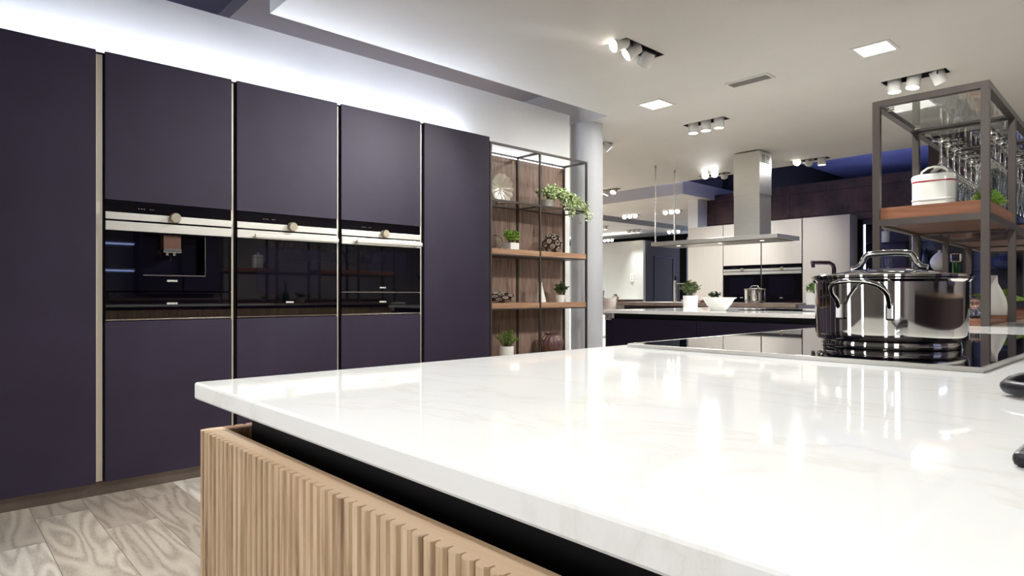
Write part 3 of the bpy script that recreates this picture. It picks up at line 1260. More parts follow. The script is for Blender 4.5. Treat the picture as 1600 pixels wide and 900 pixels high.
# ------------------------------------------------------------------ hob
HX0, HX1, HY0, HY1 = -.673, -.169, .896, 1.70
r = thing('induction_hob', 'black glass induction hob with steel edge let into the near white worktop', 'hob', ((HX0 + HX1) / 2, (HY0 + HY1) / 2, ZI))
hx, hy = (HX1 - HX0) / 2, (HY1 - HY0) / 2
b = MB()
b.box(-hx + .004, hx - .004, -hy + .004, hy - .004, .0004, .0058)
b.build('glass_plate', M['black_glass'], r)
b = MB()
b.box(-hx, hx, -hy, -hy + .004, 0, .0062)
b.box(-hx, hx, hy - .004, hy, 0, .0062)
b.box(-hx, -hx + .004, -hy + .004, hy - .004, 0, .0062)
b.box(hx - .004, hx, -hy + .004, hy - .004, 0, .0062)
b.build('steel_edge', M['steel'], r)
ZH = ZI + .0062

# ------------------------------------------------------------------ casserole pot
PX, PY = -.349, 1.169


def stockpot(name, label, loc, R, H, rz, detail=True, group=None):
    r = thing(name, label, 'pot', loc, rz, group)
    b = MB()
    b.lathe([(0, 0), (R * .9, 0), (R * .91, .004), (R * .9, .010), (R * .95, .0115), (R * .975, .0135), (R * .985, .018), (R * .987, .022), (R * .988, .028), (R, H - .009), (R, H - .004), (R * 1.03, H),
             (R * 1.03, H + .0015), (R * .985, H - .001), (R * .98, .04), (R * .9, .018), (0, .016)], 96)
    b.build('pot_body', M['chrome'], r)
    for s in (0, PI):
        h = MB()
        T = Matrix.Rotation(s, 3, 'Z')
        pts = []
        w = R * .33
        path = [(-w, R * .97, H * .55), (-w, R * 1.02, H * .62), (-w, R * 1.06, H * .70), (-w * 1.08, R * 1.2, H * .80), (-w * .9, R * 1.38, H * .92), (-w * .4, R * 1.45, H * .97),
                (w * .4, R * 1.45, H * .97), (w * .9, R * 1.38, H * .92), (w * 1.08, R * 1.2, H * .80), (w, R * 1.06, H * .70), (w, R * 1.02, H * .62), (w, R * .97, H * .55)]
        # smooth the path
        pp = [Vector(p) for p in path]
        for _ in range(2):
            q = [pp[0]]
            for i in range(len(pp) - 1):
                q += [pp[i].lerp(pp[i + 1], .25), pp[i].lerp(pp[i + 1], .75)]
            pp = q + [pp[-1]]
        h.tube([T @ p for p in pp[1:]], .0035 * R / .11, 10)
        ho = h.build('side_handle', M['chrome'], r)
        if detail:
            for x in (-w, w):
                h = MB()
                h.box(x - .006, x + .006, R * .955, R * 1.03, H * .42, H * .66, .003, rot=T.to_4x4())
                h.build('handle_plate', M['chrome_r'], ho)
    # lid
    b = MB()
    b.lathe([(R * 1.0, H + .002), (R * 1.045, H + .0035), (R * 1.045, H + .007), (R * .99, H + .0085), (R * .97, H + .006)], 96, closed=True)
    lid = b.build('lid', M['chrome'], r)
    b = MB()
    b.lathe([(0, H + .021), (R * .4, H + .018), (R * .8, H + .0105), (R * .985, H + .006), (R * .98, H + .003), (R * .8, H + .0075), (R * .4, H + .015), (0, H + .018)], 64)
    b.build('lid_dome', M['glass_smoke'] if detail else M['chrome'], lid)
    b = MB()
    w = R * .38
    path = [(-w * 1.35, 0, H + .019), (-w * 1.12, 0, H + .021), (-w * .96, 0, H + .028), (-w * .88, 0, H + .038), (-w * .72, 0, H + .045),
            (w * .72, 0, H + .045), (w * .88, 0, H + .038), (w * .96, 0, H + .028), (w * 1.12, 0, H + .021), (w * 1.35, 0, H + .019)]
    pp = [Vector(p) for p in path]
    for _ in range(2):
        q = [pp[0]]
        for i in range(len(pp) - 1):
            q += [pp[i].lerp(pp[i + 1], .25), pp[i].lerp(pp[i + 1], .75)]
        pp = q + [pp[-1]]
    b.tube(pp, .005 * R / .11, 12)
    b.build('lid_handle', M['chrome'], lid)
    return r


# side handle faces the camera, a little to its left; the bow over the lid lies across the view
hd = math.atan2(0 - PY, 0 - PX) - .30 - PI / 2
stockpot('stockpot', 'large polished steel stockpot with arched lid handle on the near hob', (PX, PY, ZH + .0002), .11, .108, hd, group='steel stockpots')

# ------------------------------------------------------------------ black things at the right edge
b = MB()
b.box(-.067, .14, .418, .60, ZI + .0003, ZI + .0085, .003)
o = b.build('tablet', M['rubber'])
tag(o, 'corner of a black flat tablet lying on the near worktop at the right edge', 'tablet')
b = MB()
pts = []
for k in range(28):
    a = 2 * PI * k / 28
    pts.append((-.032 + .085 * math.cos(a), .715 + .033 * math.sin(a), ZI + .0085 + .006 * (1 + math.cos(a + PI)) * 0 + .012 * max(0, math.sin(a))))
b.tube(pts, .0062, 12, closed=True)
o = b.build('loop_handle', M['rubber'])
tag(o, 'black rubber loop handle lying on the near worktop at the right edge', 'utensil')

# ================================================================== METAL SHELF FRAME ON THE ISLAND
ER = math.radians(1.7)
r = thing('shelf_frame', 'tall bronze metal shelf frame with wooden trays standing on the far end of the island', 'shelf', (-.703, 2.246, ZI + .0002), ER)
EW, EC = .283, .468
ZE = 1.598 - ZI
p2 = .0105
for j in range(5):
    y = j * EC
    for x in (0, EW):
        b = MB()
        b.box(x - p2, x + p2, y - p2, y + p2, 0, ZE, .0006)
        b.build('post', M['dark_bronze'], r)
    for z in (ZE, 1.219 - ZI):
        b = MB()
        b.box(p2, EW - p2, y - p2, y + p2, z - .0195, z)
        b.build('cross_bar', M['dark_bronze'], r)
for j in range(4):
    y0, y1 = j * EC + p2, (j + 1) * EC - p2
    for x in (0, EW):
        for z in (ZE, 1.219 - ZI):
            b = MB()
            b.box(x - p2, x + p2, y0, y1, z - .0195, z)
            b.build('side_bar', M['dark_bronze'], r)
    b = MB()
    b.box(p2 + .001, EW - p2 - .001, y0 + .001, y1 - .001, ZE - .012, ZE - .006)
    b.build('glass_top', M['sheet_glass'], r)
    if j != 1:
        # wooden tray with raised sides
        b = MB()
        zb = 1.219 - ZI
        b.box(p2, EW - p2, y0, y1, zb - .012, zb - .001)
        tr = b.build('tray', M['tray_under'], r)
        for ya, yb in ((y0 - .012, y0), (y1 - .01, y1 + .004)):
            b = MB()
            b.box(-.004, EW + .004, ya, yb, zb + .0005, zb + .038)
            b.build('tray_end', M['tray_oak'], tr)
        for xa, xb in ((-.004, .006), (EW - .006, EW + .004)):
            b = MB()
            b.box(xa, xb, y0, y1 - .01, zb + .0005, zb + .038)
            b.build('tray_side', M['tray_oak_y'], tr)
    else:
        b = MB()
        b.box(p2 + .001, EW - p2 - .001, y0 + .001, y1 - .001, 1.219 - ZI - .009, 1.219 - ZI - .002)
        b.build('glass_shelf', M['sheet_glass'], r)
    b = MB()
    b.box(p2, EW - p2, y0, y1, .001, .008)
    b.box(p2, EW - p2, y0, y0 + .01, .008, .02)
    b.box(p2, EW - p2, y1 - .01, y1, .008, .02)
    b.build('bottom_tray', M['tray_oak'], r)
    # clips holding the glass
    for yy in (y0 + .06, y1 - .06):
        b = MB()
        b.cyl((p2, yy, ZE - .0155), (p2 + .02, yy, ZE - .0155), .003, 8)
        b.build('glass_clip', M['chrome'], r)
# rails for the glasses
for xr in (.055, .205):
    for s in (-.014, .014):
        b = MB()
        b.box(xr + s - .002, xr + s + .002, p2 + EC, 4 * EC - p2, ZE - .0335, ZE - .0315)
        b.build('glass_rail', M['chrome_r'], r)
bpy.context.view_layer.update()
EM = r.matrix_world.copy()


def ew(x, y, z):
    return EM @ Vector((x, y, z - ZI))


# wine glasses hanging upside down
def wine_glass(loc, label):
    b = MB()
    # foot at the top (z=0), rim at the bottom (z=-.215)
    out = [(0, 0), (.030, 0), (.031, -.0015), (.012, -.004), (.0045, -.012), (.0036, -.03), (.0036, -.075), (.006, -.088), (.018, -.1), (.032, -.118), (.0375, -.14),
           (.0375, -.155), (.034, -.185), (.0305, -.215)]
    inn = [(.0297, -.215), (.0332, -.185), (.0367, -.155), (.0367, -.14), (.031, -.119), (.017, -.102), (.004, -.092), (0, -.091)]
    b.lathe(out + inn, 28)
    o = b.build('wine_glass', M['glass'])
    o.location = loc
    return tag(o, label, 'wine glass', 'wine glasses hanging in the shelf frame')


l1 = 'stemmed wine glass hanging upside down in the left row under the frame top'
l2 = 'stemmed wine glass hanging upside down in the right row under the frame top'
zg = 1.5665
g0 = None
for lab, x, y00 in ((l1, .055, .575), (l2, .205, .565)):
    for k in range(12):
        y = y00 + k * .108
        j = round(y / EC)
        if abs(y - j * EC) < .043:
            y = j * EC + (.045 if y > j * EC else -.045)
        p = ew(x, y, zg)
        if g0 is None:
            g0 = wine_glass(p, lab)
        else:
            g = g0.copy()
            COL.objects.link(g)
            g.location = p
            g['label'] = lab

# enamel bread tin
tz = 1.219 - .001
p = ew(.092, .305, tz)
r = thing('enamel_tin', 'white enamel tin with red stripe and lid handle on the upper wooden tray', 'tin', p, ER + .08)


def rrect(hx_, hy_, rad, n=8):
    out = []
    for cx, cy, a0 in ((hx_ - rad, hy_ - rad, 0), (-hx_ + rad, hy_ - rad, PI / 2), (-hx_ + rad, -hy_ + rad, PI), (hx_ - rad, -hy_ + rad, 1.5 * PI)):
        for k in range(n + 1):
            a = a0 + PI / 2 * k / n
            out.append((cx + rad * math.cos(a), cy + rad * math.sin(a)))
    return out


def loft(levels, idx=0, mb=None):
    """levels = [(hx, hy, rad, z)] rounded rectangles joined upwards, closed at both ends"""
    b2 = bmesh.new()
    prev = None
    for (a, c, rad, z) in levels:
        ring = [b2.verts.new((x, y, z)) for x, y in rrect(a, c, rad)]
        if prev:
            n_ = len(ring)
            for k in range(n_):
                b2.faces.new((prev[k], prev[(k + 1) % n_], ring[(k + 1) % n_], ring[k]))
        else:
            b2.faces.new(ring)
        prev = ring
    b2.faces.new(prev)
    mb._merge(b2, idx, True)


b = MB()
loft([(.062, .046, .03, 0), (.063, .047, .03, .003), (.063, .047, .03, .083), (.065, .049, .032, .085), (.065, .049, .032, .088), (.063, .047, .03, .09), (.063, .047, .03, .151)], mb=b)
b.build('tin_body', M['enamel'], r)
b = MB()
loft([(.0645, .0485, .031, .1512), (.0645, .0485, .031, .166), (.062, .046, .03, .172), (.05, .035, .024, .176)], mb=b)
l = b.build('tin_lid', M['enamel'], r)
b = MB()
b.tube([(-.04, 0, .174), (-.036, 0, .188), (-.02, 0, .2), (0, 0, .204), (.02, 0, .2), (.036, 0, .188), (.04, 0, .174)], .0055, 8, flat=.6)
b.build('tin_handle', M['enamel'], l)
b = MB()
loft([(.0636, .0476, .0304, .1465), (.0636, .0476, .0304, .151)], mb=b)
b.build('red_stripe', M['red'], r)
text('tin_letter', 'C', .03, M['tin_grey'], r, (.044, -.0472, .032), depth=.0004)
q = ew(.225, .40, tz)
bush('grass_plant', 'tuft of bright green grass in a small pot beside the enamel tin', q, (.03, .04, .9), (1500, .042, .07, .03, .003, -.5), 'leaf_bright', seed=9, potmat='porcelain')

# things on the bottom tray
zb = ZI + .0085
p = ew(.10, .60, zb)
r = thing('green_bottle', 'green glass bottle with square clear stopper on the bottom tray', 'bottle', p, ER)
b = MB()
b.lathe([(0, 0), (.036, 0), (.04, .006), (.04, .05), (.034, .09), (.02, .125), (.0125, .145), (.0125, .205), (.009, .205), (.009, .145), (.03, .09), (.036, .05), (.035, .01), (0, .008)], 32)
b.build('bottle_body', M['green_glass'], r)
b = MB()
b.box(-.017, .017, -.017, .017, .2055, .236, .004)
b.build('stopper', M['glass'], r)
p = ew(.19, .41, zb)
b = MB()
b.lathe([(0, 0), (.026, 0), (.034, .01), (.037, .035), (.034, .06), (.03, .068), (.032, .074), (.030, .074), (.028, .068), (.032, .058), (.034, .035), (.03, .012), (0, .008)], 60, ribs=15, amp=.05)
o = b.build('ribbed_glass_jar', M['glass'], loc=p)
tag(o, 'small ribbed clear glass jar on the bottom tray beside the green bottle', 'jar')
p = ew(.215, .585, zb)
b = MB()
b.lathe([(0, 0), (.03, 0), (.034, .004), (.041, .03), (.038, .062), (.024, .1), (.0125, .125), (.0115, .152), (.009, .152), (.010, .125), (.02, .1), (.034, .06), (.036, .03), (0, .008)], 40)
o = b.build('bottle_vase', M['matt_white'], loc=p)
tag(o, 'cream matt bottle-shaped vase on the bottom tray behind the front post', 'vase')
# broad-leaved plant in a square pot, next cell
p = ew(.20, .80, zb)
r = thing('orchid_plant', 'broad green leaves in a white square pot at the back of the bottom tray', 'plant', p, ER, 'potted plants')
b = MB()
for s in (-1, 1):
    b.box(s * .035 - .003, s * .035 + .003, -.035, .035, 0, .055)
    b.box(-.032, .032, s * .035 - .003, s * .035 + .003, 0, .055)
b.box(-.035, .035, -.035, .035, 0, .005)
b.build('pot', M['porcelain'], r)
b = MB()
b.box(-.031, .031, -.031, .031, .035, .048)
b.build('soil', M['soil'], r)
b = MB()
for k, (dx, dy, dz) in enumerate(((1, .1, .25), (-1, .2, .5), (.3, 1, .45), (.6, -.6, .8), (-.5, -.8, .7))):
    b.leaf(Vector((0, 0, .045)), Vector((dx, dy, dz)), Vector((0, 0, 1)), .1, .045, curl=.28)
b.build('leaves', M['leaf_mid'], r)

# ================================================================== SECOND ISLAND (white top, dark fronts)
Z2 = .87
X20, X21, Y20, Y21 = -3.03, -1.25, 3.73, 5.2
b = MB()
b.box(X20, X21, Y20, Y21, Z2 - .024, Z2, .002)
o = b.build('worktop', M['marble'])
tag(o, 'white worktop of the dark second island carrying the bowl', 'worktop')
r = thing('kitchen_island', 'second island with dark drawer fronts behind the near island', 'kitchen island', (0, 0, 0))
b = MB()
b.box(X20 + .06, X21 - .02, Y20 + .06, Y21 - .02, .1, Z2 - .0245)
b.build('carcass', M['black'], r)
b = MB()
b.box(X20 + .05, X21 - .02, Y20 + .05, Y21 - .05, 0, .099)
b.build('plinth', M['black'], r)
ff = pbr('dark_front', (28, 20, 40), .4)
for x0, x1 in ((X20 + .065, -2.26), (-2.255, X21 - .02)):
    b = MB()
    b.box(x0, x1, Y20 + .02, Y20 + .042, .105, Z2 - .062, .001)
    b.build('drawer_front', ff, r)
b = MB()
b.box(X20 + .012, X20 + .06, Y20 + .02, Y21 - .02, 0, Z2 - .075, .001)
b.build('end_panel', ff, r)
b = MB()
b.box(X20 + .012, X20 + .06, Y20 + .01, Y20 + .03, Z2 - .074, Z2 - .0245, .0005)
pl = b.build('logo_plate', M['tin_grey'], r)
text('logo', 'V', .045, M['black'], pl, (X20 + .036, Y20 + .0095, Z2 - .049), depth=.0005)
# flush hob on it
b = MB()
b.box(-2.25, -1.40, 4.30, 4.82, Z2 + .0003, Z2 + .005)
o = b.build('glass_hob', M['black_glass'])
tag(o, 'flat black glass hob on the second island behind the bowl', 'hob')
bush('rosemary_plant', 'dark green herb in a white cylinder pot on the second island', (-2.947, 4.80, Z2 + .0003), (.062, .105, .95), (1100, .09, .15, .026, .006, -.15), 'leaf_dark', seed=21)
b = MB()
b.lathe([(0, 0), (.048, 0), (.052, .004), (.085, .045), (.105, .08), (.122, .09), (.123, .093), (.104, .084), (.08, .048), (.045, .01), (0, .008)], 48)
o = b.build('bowl', M['porcelain'], loc=(-2.31, 4.13, Z2 + .0003))
tag(o, 'wide white porcelain bowl with flared rim on the second island', 'bowl')
# black tap
r = thing('kitchen_tap', 'dark angular kitchen tap rising behind the big stockpot', 'tap', (-1.486, 4.0, Z2))
b = MB()
b.lathe([(0, 0), (.026, 0), (.026, .012), (.013, .014), (0, .014)], 24)
b.build('tap_base', pbr('dark_tap', (62, 54, 62), .22, .9), r)
tm = bpy.data.materials['dark_tap']
b = MB()
dv = Vector((-RX, -RY, 0)) * .9
e = [Vector((0, 0, .013)), Vector((0, 0, .27)), Vector((0, 0, .29)) + dv * .008, Vector((0, 0, .302)) + dv * .03, Vector((0, 0, .305)) + dv * .15]
b.tube(e, .0125, 12)
b.cyl(e[-1] - dv * .012 + Vector((0, 0, 0)), e[-1] - dv * .012 - Vector((0, 0, .03)), .0105, 12)
b.build('spout', tm, r)

# ================================================================== THIRD ISLAND (brown top) + HOOD
Z3 = .89
b = MB()
b.box(-5.06, -2.79, 6.5, 7.5, Z3 - .04, Z3, .002)
o = b.build('worktop', M['brown_top'])
tag(o, 'long brown worktop of the third island beneath the hood', 'worktop')
r = thing('kitchen_island', 'third island with dark sides and brown top under the hood', 'kitchen island', (0, 0, 0))
b = MB()
b.box(-4.98, -2.85, 6.56, 7.45, .08, Z3 - .0405)
b.build('carcass', M['far_dark'], r)
b = MB()
b.box(-4.9, -2.9, 6.62, 7.4, 0, .079)
b.build('plinth', M['black'], r)
b = MB()
b.box(-2.78, -2.45, 6.55, 7.4, 0, Z3 - .01, .003)
o = b.build('side_cabinet', M['grey_block'])
tag(o, 'low grey cabinet block at the right end of the third island', 'cabinet')
bush('potted_herb', 'bushy green herb in a white square pot left of the big stockpot', (-2.66, 6.75, Z3 - .0095), (.085, .12, 1), (700, .13, .14, .035, .02, .2), 'leaf_mid', seed=31, square=True)
stockpot('stockpot', 'small polished steel stockpot in front of the far ovens', (-3.44, 6.95, Z3 + .0003), .11, .15, .3, detail=False, group='steel stockpots')
# hood
HYF, HYB = 6.6, 7.15
HXL, HXR = -4.6, -3.02
r = thing('range_hood', 'long steel island hood with tall chimney hanging over the third island', 'range hood', ((HXL + HXR) / 2, (HYF + HYB) / 2, 0))
hxh, hyh = (HXR - HXL) / 2, (HYB - HYF) / 2
b = MB()
b.box(-hxh, hxh, -hyh, hyh, 1.585, 1.63, .002)
b.build('canopy', M['band'], r)
b = MB()
b.box(-hxh + .05, hxh - .05, -hyh + .05, hyh - .05, 1.578, 1.5845)
b.build('filter_panel', M['steel'], r)
b = MB()
cx = -3.44 - (HXL + HXR) / 2
b.box(cx - .14, cx + .16, -.14, .14, 1.6305, 2.1, .002)
ch = b.build('chimney', M['band'], r)
b = MB()
b.box(cx - .143, cx + .163, -.143, .143, 2.1, ZC - .012, .002)
b.build('chimney_sleeve', M['band'], ch)
b = MB()
for yy in (-.09, .01):
    for zz in range(5):
        b.box(cx + .163, cx + .1645, yy, yy + .08, 2.45 + zz * .018, 2.46 + zz * .018)
b.build('chimney_grille', M['black'], ch)
for x, y in ((-hxh + .03, -hyh + .05), (-hxh + .03, hyh - .08)):
    b = MB()
    b.cyl((x, y, 1.6305), (x, y, ZC - .001), .008, 10)
    b.cyl((x, y, ZC - .03), (x, y, ZC - .001), .014, 10)
    b.build('hanging_rod', M['chrome_r'], r)
for x in (-.5, 0.05, .55):
    b = MB()
    b.cyl((x, -.12, 1.577), (x, -.12, 1.5765), .022, 16)
    b.build('hood_lamp', M['lens_off'], r)

# tall tap and small things on the third island
p = at_z(1038, 472.5, Z3)
p = Vector((-4.42, 6.85, Z3))
r = thing('kitchen_tap', 'tall chrome tap with black top on the third island', 'tap', p)
b = MB()
b.cyl((0, 0, 0), (0, 0, .27), .02, 14)
b.cyl((0, 0, .23), (.15, .1, .23), .008, 10)
b.build('tap_body', M['chrome'], r)
b = MB()
b.cyl((0, 0, .27), (0, 0, .325), .018, 14, r1=.012)
b.cyl((.12, .08, .23), (.16, .107, .23), .012, 10)
b.build('tap_cap', M['black'], r)
b = MB()
loft([(.2, .16, .04, 0), (.21, .17, .04, .03)], mb=b)
o = b.build('sink', M['porcelain'], loc=(-4.2, 7.1, Z3 + .0003))
tag(o, 'white shallow sink rim beside the tall tap', 'sink')
bush('potted_herb', 'tiny dark plant in a white dish behind the tall tap', (-4.15, 7.35, Z3 + .0003), (.06, .05, .8), (260, .09, .09, .03, .02, .2), 'leaf_dark', seed=33)
b = MB()
b.lathe([(0, 0), (.05, 0), (.06, .02), (.03, .04), (0, .045)], 20)
o = b.build('small_bowl', M['tray_oak'], loc=(-3.98, 6.8, Z3 + .0003))
tag(o, 'small wooden bowl lying right of the tall tap', 'bowl')

# ================================================================== BEIGE TALL CABINETS
far_m = dict(door=M['beige_door'], side=M['beige_side'], channel=M['dark_bronze'], plinth=M['plinth'])
YB = 9.5
G2 = 'beige tall cabinets at the back'
bc = [(-5.88, .635, 0), (-5.23, .62, 1), (-4.59, .605, 1), (-3.967, .648, 0)]
bl = ['beige tall cabinet at the left end of the back row, with plain door', 'beige tall cabinet with the left of the two far ovens', 'beige tall cabinet with the right of the two far ovens',
      'beige tall cabinet at the right end of the back row, beside the dark displays']
for k, (x, w, t) in enumerate(bc):
    nxt = bc[k + 1][0] if k < 3 else x + w + .004
    gap = nxt - x - w
    drs = [(.07, ZOB - .009), (ZOT + .001, 2.11)] if t else [(.07, 2.11)]
    tall_cabinet(bl[k], (x, YB, 0), 0, w, gap, .07, 2.11, drs, .28, far_m, G2, niche=(ZOB - .009, ZOT + .018) if t else ())
oven('black glass oven in the far beige cabinets, left of the pair', (-5.23, YB, ZOB), 0, .62, True, 'ovens in the beige cabinets')
oven('black glass oven in the far beige cabinets, right of the pair', (-4.59, YB, ZOB), 0, .605, True, 'ovens in the beige cabinets')
b = MB()
b.box(-5.88, -5.695, YB, 10.0, 2.1105, 2.62)
struct('wall_duct', b, M['wall_white'])
# dark bulkhead boxed down from the ceiling, a backdrop to the glasses
b = MB()
b.box(-1.86, -1.34, 7.45, 7.875, 1.84, ZC - .001)
b.box(-1.86, -1.34, 7.8755, 9.78, 1.84, 2.64)
o = b.build('dark_bulkhead', M['far_dark'])
tag(o, 'dark box-shaped bulkhead hanging from the ceiling behind the wine glasses', 'bulkhead')

# ================================================================== DARK DISPLAY CABINETS
YD = 9.8
G3 = 'dark glass display cabinets'
xs = [-3.25, -2.646, -2.042, -1.438, -.834, -.23, .374]
names = ['first', 'second', 'third', 'fourth', 'fifth', 'sixth']
where = ['next to the beige cabinets, with the white canister', 'second from the beige cabinets, holding the round white vase',
         'third from the beige cabinets, behind the front post', 'fourth from the beige cabinets, near the right edge',
         'fifth from the beige cabinets, beyond the right edge', 'sixth from the beige cabinets, beyond the right edge']
for k in range(6):
    r = thing('display_cabinet', 'dark display cabinet with light strip, ' + where[k], 'display cabinet', (xs[k], YD, 0), 0, G3)
    w = .6
    b = MB()
    b.box(0, .012, 0, .4, .05, 2.05)
    b.box(w - .012, w, 0, .4, .05, 2.05)
    b.box(.012, w - .012, .39, .4, .05, 2.05)
    b.box(.012, w - .012, 0, .39, .05, .9)
    b.box(.012, w - .012, 0, .39, 2.0, 2.05)
    b.build('carcass', M['display_dark'], r)
    b = MB()
    b.box(.014, .03, .004, .016, .92, 1.98)
    b.build('light_strip', M['led_line'], r)
    if k == 0:
        b = MB()
        b.box(.10, .44, .375, .389, .92, 1.98)
        b.build('back_panel', M['display_panel'], r)
    if k in (1, 2):
        b = MB()
        b.box(.04, .58, .36, .37, 1.9, 1.93)
        b.build('top_light', M['led_soft'], r)
    for z in (1.30, 1.715):
        b = MB()
        b.box(.013, w - .013, .02, .385, z - .008, z)
        b.build('glass_shelf', M['glass_smoke'], r)
    b = MB()
    b.box(.0, .014, -.022, -.004, .92, 1.99)
    b.box(w - .014, w, -.022, -.004, .92, 1.99)
    b.box(.014, w - .014, -.022, -.004, .92, .934)
    b.box(.014, w - .014, -.022, -.004, 1.976, 1.99)
    b.build('door_frame', M['dark_bronze'], r)


def shelf_item(name, label, cat, x, y, z, prof, mat, n=32, **kw):
    b = MB()
    b.lathe(prof, n, **kw)
    o = b.build(name, mat, loc=(x, y, z))
    return tag(o, label, cat)


shelf_item('canister', 'white lidded canister on the upper shelf of the dark display', 'canister', -3.0, YD + .12, 1.7152,
           [(0, 0), (.055, 0), (.056, .14), (.062, .142), (.062, .158), (.03, .165), (.012, .17), (.014, .182), (0, .185)], M['porcelain'])
shelf_item('drinking_glass', 'clear tumbler on the lower shelf beneath the canister', 'glass', -2.96, YD + .12, 1.3002,
           [(0, 0), (.05, 0), (.062, .19), (.06, .19), (.048, .006), (0, .006)], M['glass'])
shelf_item('round_vase', 'round white vase with tiny neck on the lower display shelf', 'vase', -2.35, YD + .12, 1.3002,
           [(0, 0), (.05, 0), (.095, .05), (.11, .11), (.1, .16), (.06, .215), (.02, .25), (.013, .262), (.026, .275), (.01, .275), (.01, .25), (0, .24)], M['matt_white'], 40)
shelf_item('dark_vase', 'dark round glass vase left of the round white vase', 'vase', -2.56, YD + .26, 1.3002,
           [(0, 0), (.04, 0), (.07, .07), (.078, .15), (.06, .24), (.03, .29), (.04, .31), (.03, .31), (.025, .29), (.05, .24), (.07, .15), (.06, .07), (0, .01)], M['glass_smoke'])
shelf_item('glass_bowl', 'blue tinted ribbed glass bowl with neck, right of the front post', 'bowl', -1.66, YD + .12, 1.3002,
           [(0, 0), (.06, 0), (.12, .05), (.14, .1), (.12, .14), (.07, .165), (.08, .2), (.075, .2), (.062, .165), (.11, .138), (.13, .1), (.11, .05), (0, .01)], M['blue_glass'], 48, ribs=12, amp=.03)

# ================================================================== FAR LEFT
b = MB()
b.box(-10.6, -7.6, 9.3, 10.0, .88, .94, .003)
r = thing('bar_table', 'brown topped bar table beside the white column, far left', 'table', (-8.34, 9.9, 0))
b.bm.free()
b = MB()
b.box(-1.6, .98, -.4, .4,   .835, .895, .003)
b.build('table_top', M['brown_top'], r)
b = MB()
b.box(-1.5, .6, -.3, .3, 0, .834)
b.build('table_base', M['wall_white'], r)
for k, (x, y) in enumerate(((-7.37, 9.08), )):
    r = thing('bar_stool', 'taupe shell bar stool on thin black legs beside the column', 'stool', (x, y, 0), .3)
    b = MB()
    bm = b.bm
    rows = []
    for i in range(9):
        q = i / 8
        row = []
        for j in range(9):
            u = (j / 8 - .5) * 2
            if q < .5:
                y_, z_ = -.2 + q * .8, .66 - .03 * math.sin(q * PI * 2)
            else:
                y_, z_ = .2 + (q - .5) * .16, .66 + (q - .5) * .52
            row.append(bm.verts.new((u * .21 * (1 - .25 * max(0, q - .6)), y_ - .05 * u * u * (q > .5), z_ + .05 * u * u)))
        rows.append(row)
    for i in range(8):
        for j in range(8):
            f = bm.faces.new((rows[i][j], rows[i][j + 1], rows[i + 1][j + 1], rows[i + 1][j]))
            f.smooth = True
    s = b.build('seat', M['stool'], r)
    sm = s.modifiers.new('thick', 'SOLIDIFY')
    sm.thickness = .012
    for sx in (-1, 1):
        for sy in (-1, 1):
            b = MB()
            b.cyl((sx * .1, sy * .1, .645), (sx * .21, sy * .21, 0), .009, 8)
            b.build('leg', M['black'], r)
    b = MB()
    b.tube([(-.172, -.172, .22), (.172, -.172, .22), (.172, .172, .22), (-.172, .172, .22)], .007, 8, closed=True)
    b.build('foot_rail', M['black'], r)
b = MB()
b.lathe([(0, 0), (.07, 0), (.09, .16), (.085, .17), (.065, .01), (0, .01)], 24)
o = b.build('white_cup', M['porcelain'], loc=(-7.95, 9.7, .8952))
tag(o, 'white round container on the far bar table beside the column', 'container')
b = MB()
b.lathe([(0, 0), (.06, 0), (.07, .05), (.03, .08), (.045, .1), (0, .1)], 24)
o = b.build('small_jar', M['tin_grey'], loc=(-7.62, 9.75, .8952))
tag(o, 'small grey jar on the far bar table', 'jar')
# switch on the pale wall
r = thing('light_switch', 'white light switch plate on the far pale wall', 'switch', (-9.62, 12.995, 1.32))
b = MB()
b.box(-.045, .045, -.012, 0, 0, .18, .004)
b.build('switch_plate', M['porcelain'], r)
for z in (.05, .12):
    b = MB()
    b.box(-.02, .02, -.016, -.0125, z - .02, z + .02, .002)
    b.build('rocker', M['tin_grey'], r)
b = MB()
b.box(-12.5, -9.4, 12.5, 12.99, .0, .78, .004)
o = b.build('low_sideboard', M['porcelain'])
tag(o, 'low white sideboard along the far pale wall', 'sideboard')
b = MB()
b.cyl((-10.92, 12.9, .85), (-10.92, 12.9, 1.9), .03, 12)
b.cyl((-10.92, 12.9, .781), (-10.92, 12.9, .85), .08, 16)
o = b.build('floor_lamp', M['led_soft'])
tag(o, 'glowing vertical light tube far left beside the column', 'lamp')

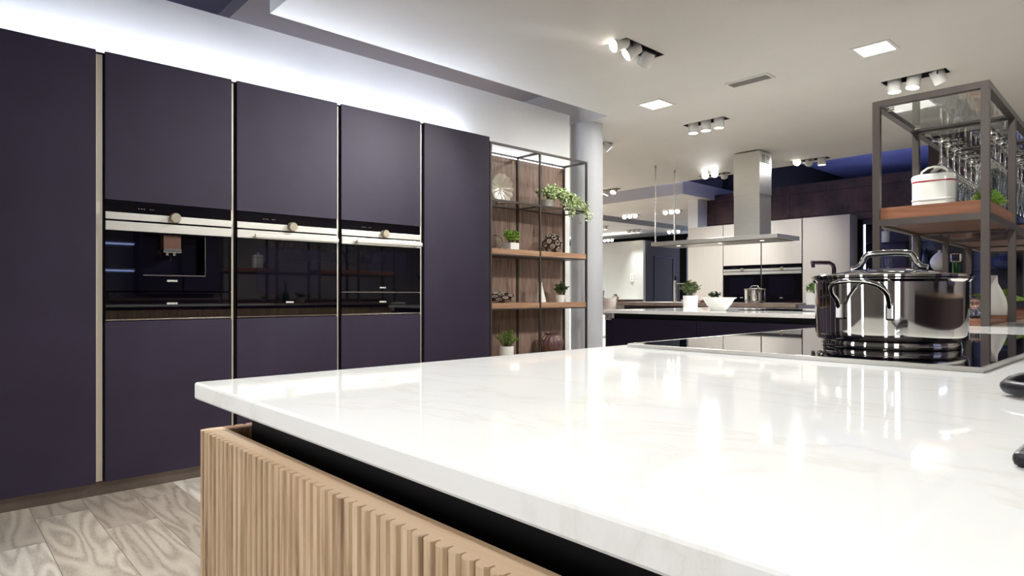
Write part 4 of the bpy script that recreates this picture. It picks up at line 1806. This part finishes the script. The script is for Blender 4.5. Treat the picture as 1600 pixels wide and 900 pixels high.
# ================================================================== BEHIND THE CAMERA / RIGHT SIDE (seen in the reflections)
b = MB()
b.box(3.3, 3.98, -1.5, 6.5, 0, .9, .003)
r = thing('kitchen_counter', 'dark counter unit along the right wall, seen only mirrored in the ovens', 'counter', (0, 0, 0))
b.build('counter_base', M['far_dark'], r)
b = MB()
b.box(3.28, 3.98, -1.5, 6.5, .9005, .93, .002)
b.build('counter_top', M['brown_top'], r)
for k, (y0, y1) in enumerate(((-.6, .6), (.62, 1.22), (2.4, 3.0), (3.02, 3.62))):
    b = MB()
    b.box(3.6, 3.98, y0, y1, 1.0 if k else 1.5, 2.2, .003)
    o = b.build('wall_cabinet', M['display_panel'])
    tag(o, 'purple grey wall cabinet on the right wall, number %s from the front, seen mirrored' % ['one', 'two', 'three', 'four'][k], 'cabinet')
for k, z in enumerate((1.35, 1.75)):
    r = thing('wall_shelf', 'lit wall shelf on the right wall, %s one, seen mirrored' % ('lower', 'upper')[k], 'shelf', (3.8, 1.8, z))
    b = MB()
    b.box(-.16, .18, -.55, .55, 0, .03)
    b.build('shelf_board', M['walnut_v'], r)
    b = MB()
    b.box(-.155, -.14, -.54, .54, -.012, 0)
    b.build('light_strip', M['led_line'], r)

# ================================================================== EXTRA LIGHT: roof-void glow, world
def area(name, loc, rot, sx, sy, e, col=(1, 1, 1)):
    ld = bpy.data.lights.new(name, 'AREA')
    ld.shape = 'RECTANGLE'
    ld.size, ld.size_y = sx, sy
    ld.energy = e
    ld.color = col
    o = bpy.data.objects.new(name, ld)
    COL.objects.link(o)
    o.location = loc
    o.rotation_euler = rot
    return o


area('void_fill', (-3.0, 8.4, 2.75), (PI, 0, 0), 6, .6, 45, (.5, .58, 1))  # added blue fill, tints the roof void
area('void_fill', (-5.5, 2.6, 2.7), (PI, 0, 0), .5, 2.5, 10, (.6, .7, 1))  # added blue fill above the cabinet slot
# added fill over the far-left hall, stands for no actual lamp
area('hall_fill', (-10.5, 7.2, 2.5), (0, 0, 0), 4, 4, 330, (1, .98, .95))
area('ceiling_fill', (-11.5, 13.3, 2.4), (PI, 0, 0), 3.5, .3, 8, (1, .98, .96))  # added uplight to brighten the far ceiling, no fitting behind it

area('void_fill', (-2.5, 13, 2.8), (PI, 0, 0), 7, 3, 42, (.62, .68, 1))  # added blue fill for the far end of the void
w = bpy.data.worlds.new('world')
S.world = w
w.use_nodes = True
w.node_tree.nodes['Background'].inputs[0].default_value = (.05, .055, .12, 1)
w.node_tree.nodes['Background'].inputs[1].default_value = .5

# ================================================================== RENDER LOOK
S.view_settings.view_transform = 'Standard'
S.view_settings.look = 'None'
S.view_settings.gamma = 1
S.view_settings.use_curve_mapping = False
S.view_settings.exposure = 1.0
cy = S.cycles
cy.use_denoising = True
cy.max_bounces = 12
cy.diffuse_bounces = 5
cy.glossy_bounces = 6
cy.transmission_bounces = 12
cy.transparent_max_bounces = 12
cy.caustics_reflective = False
cy.caustics_refractive = False
cy.sample_clamp_indirect = 6
cy.blur_glossy = .5
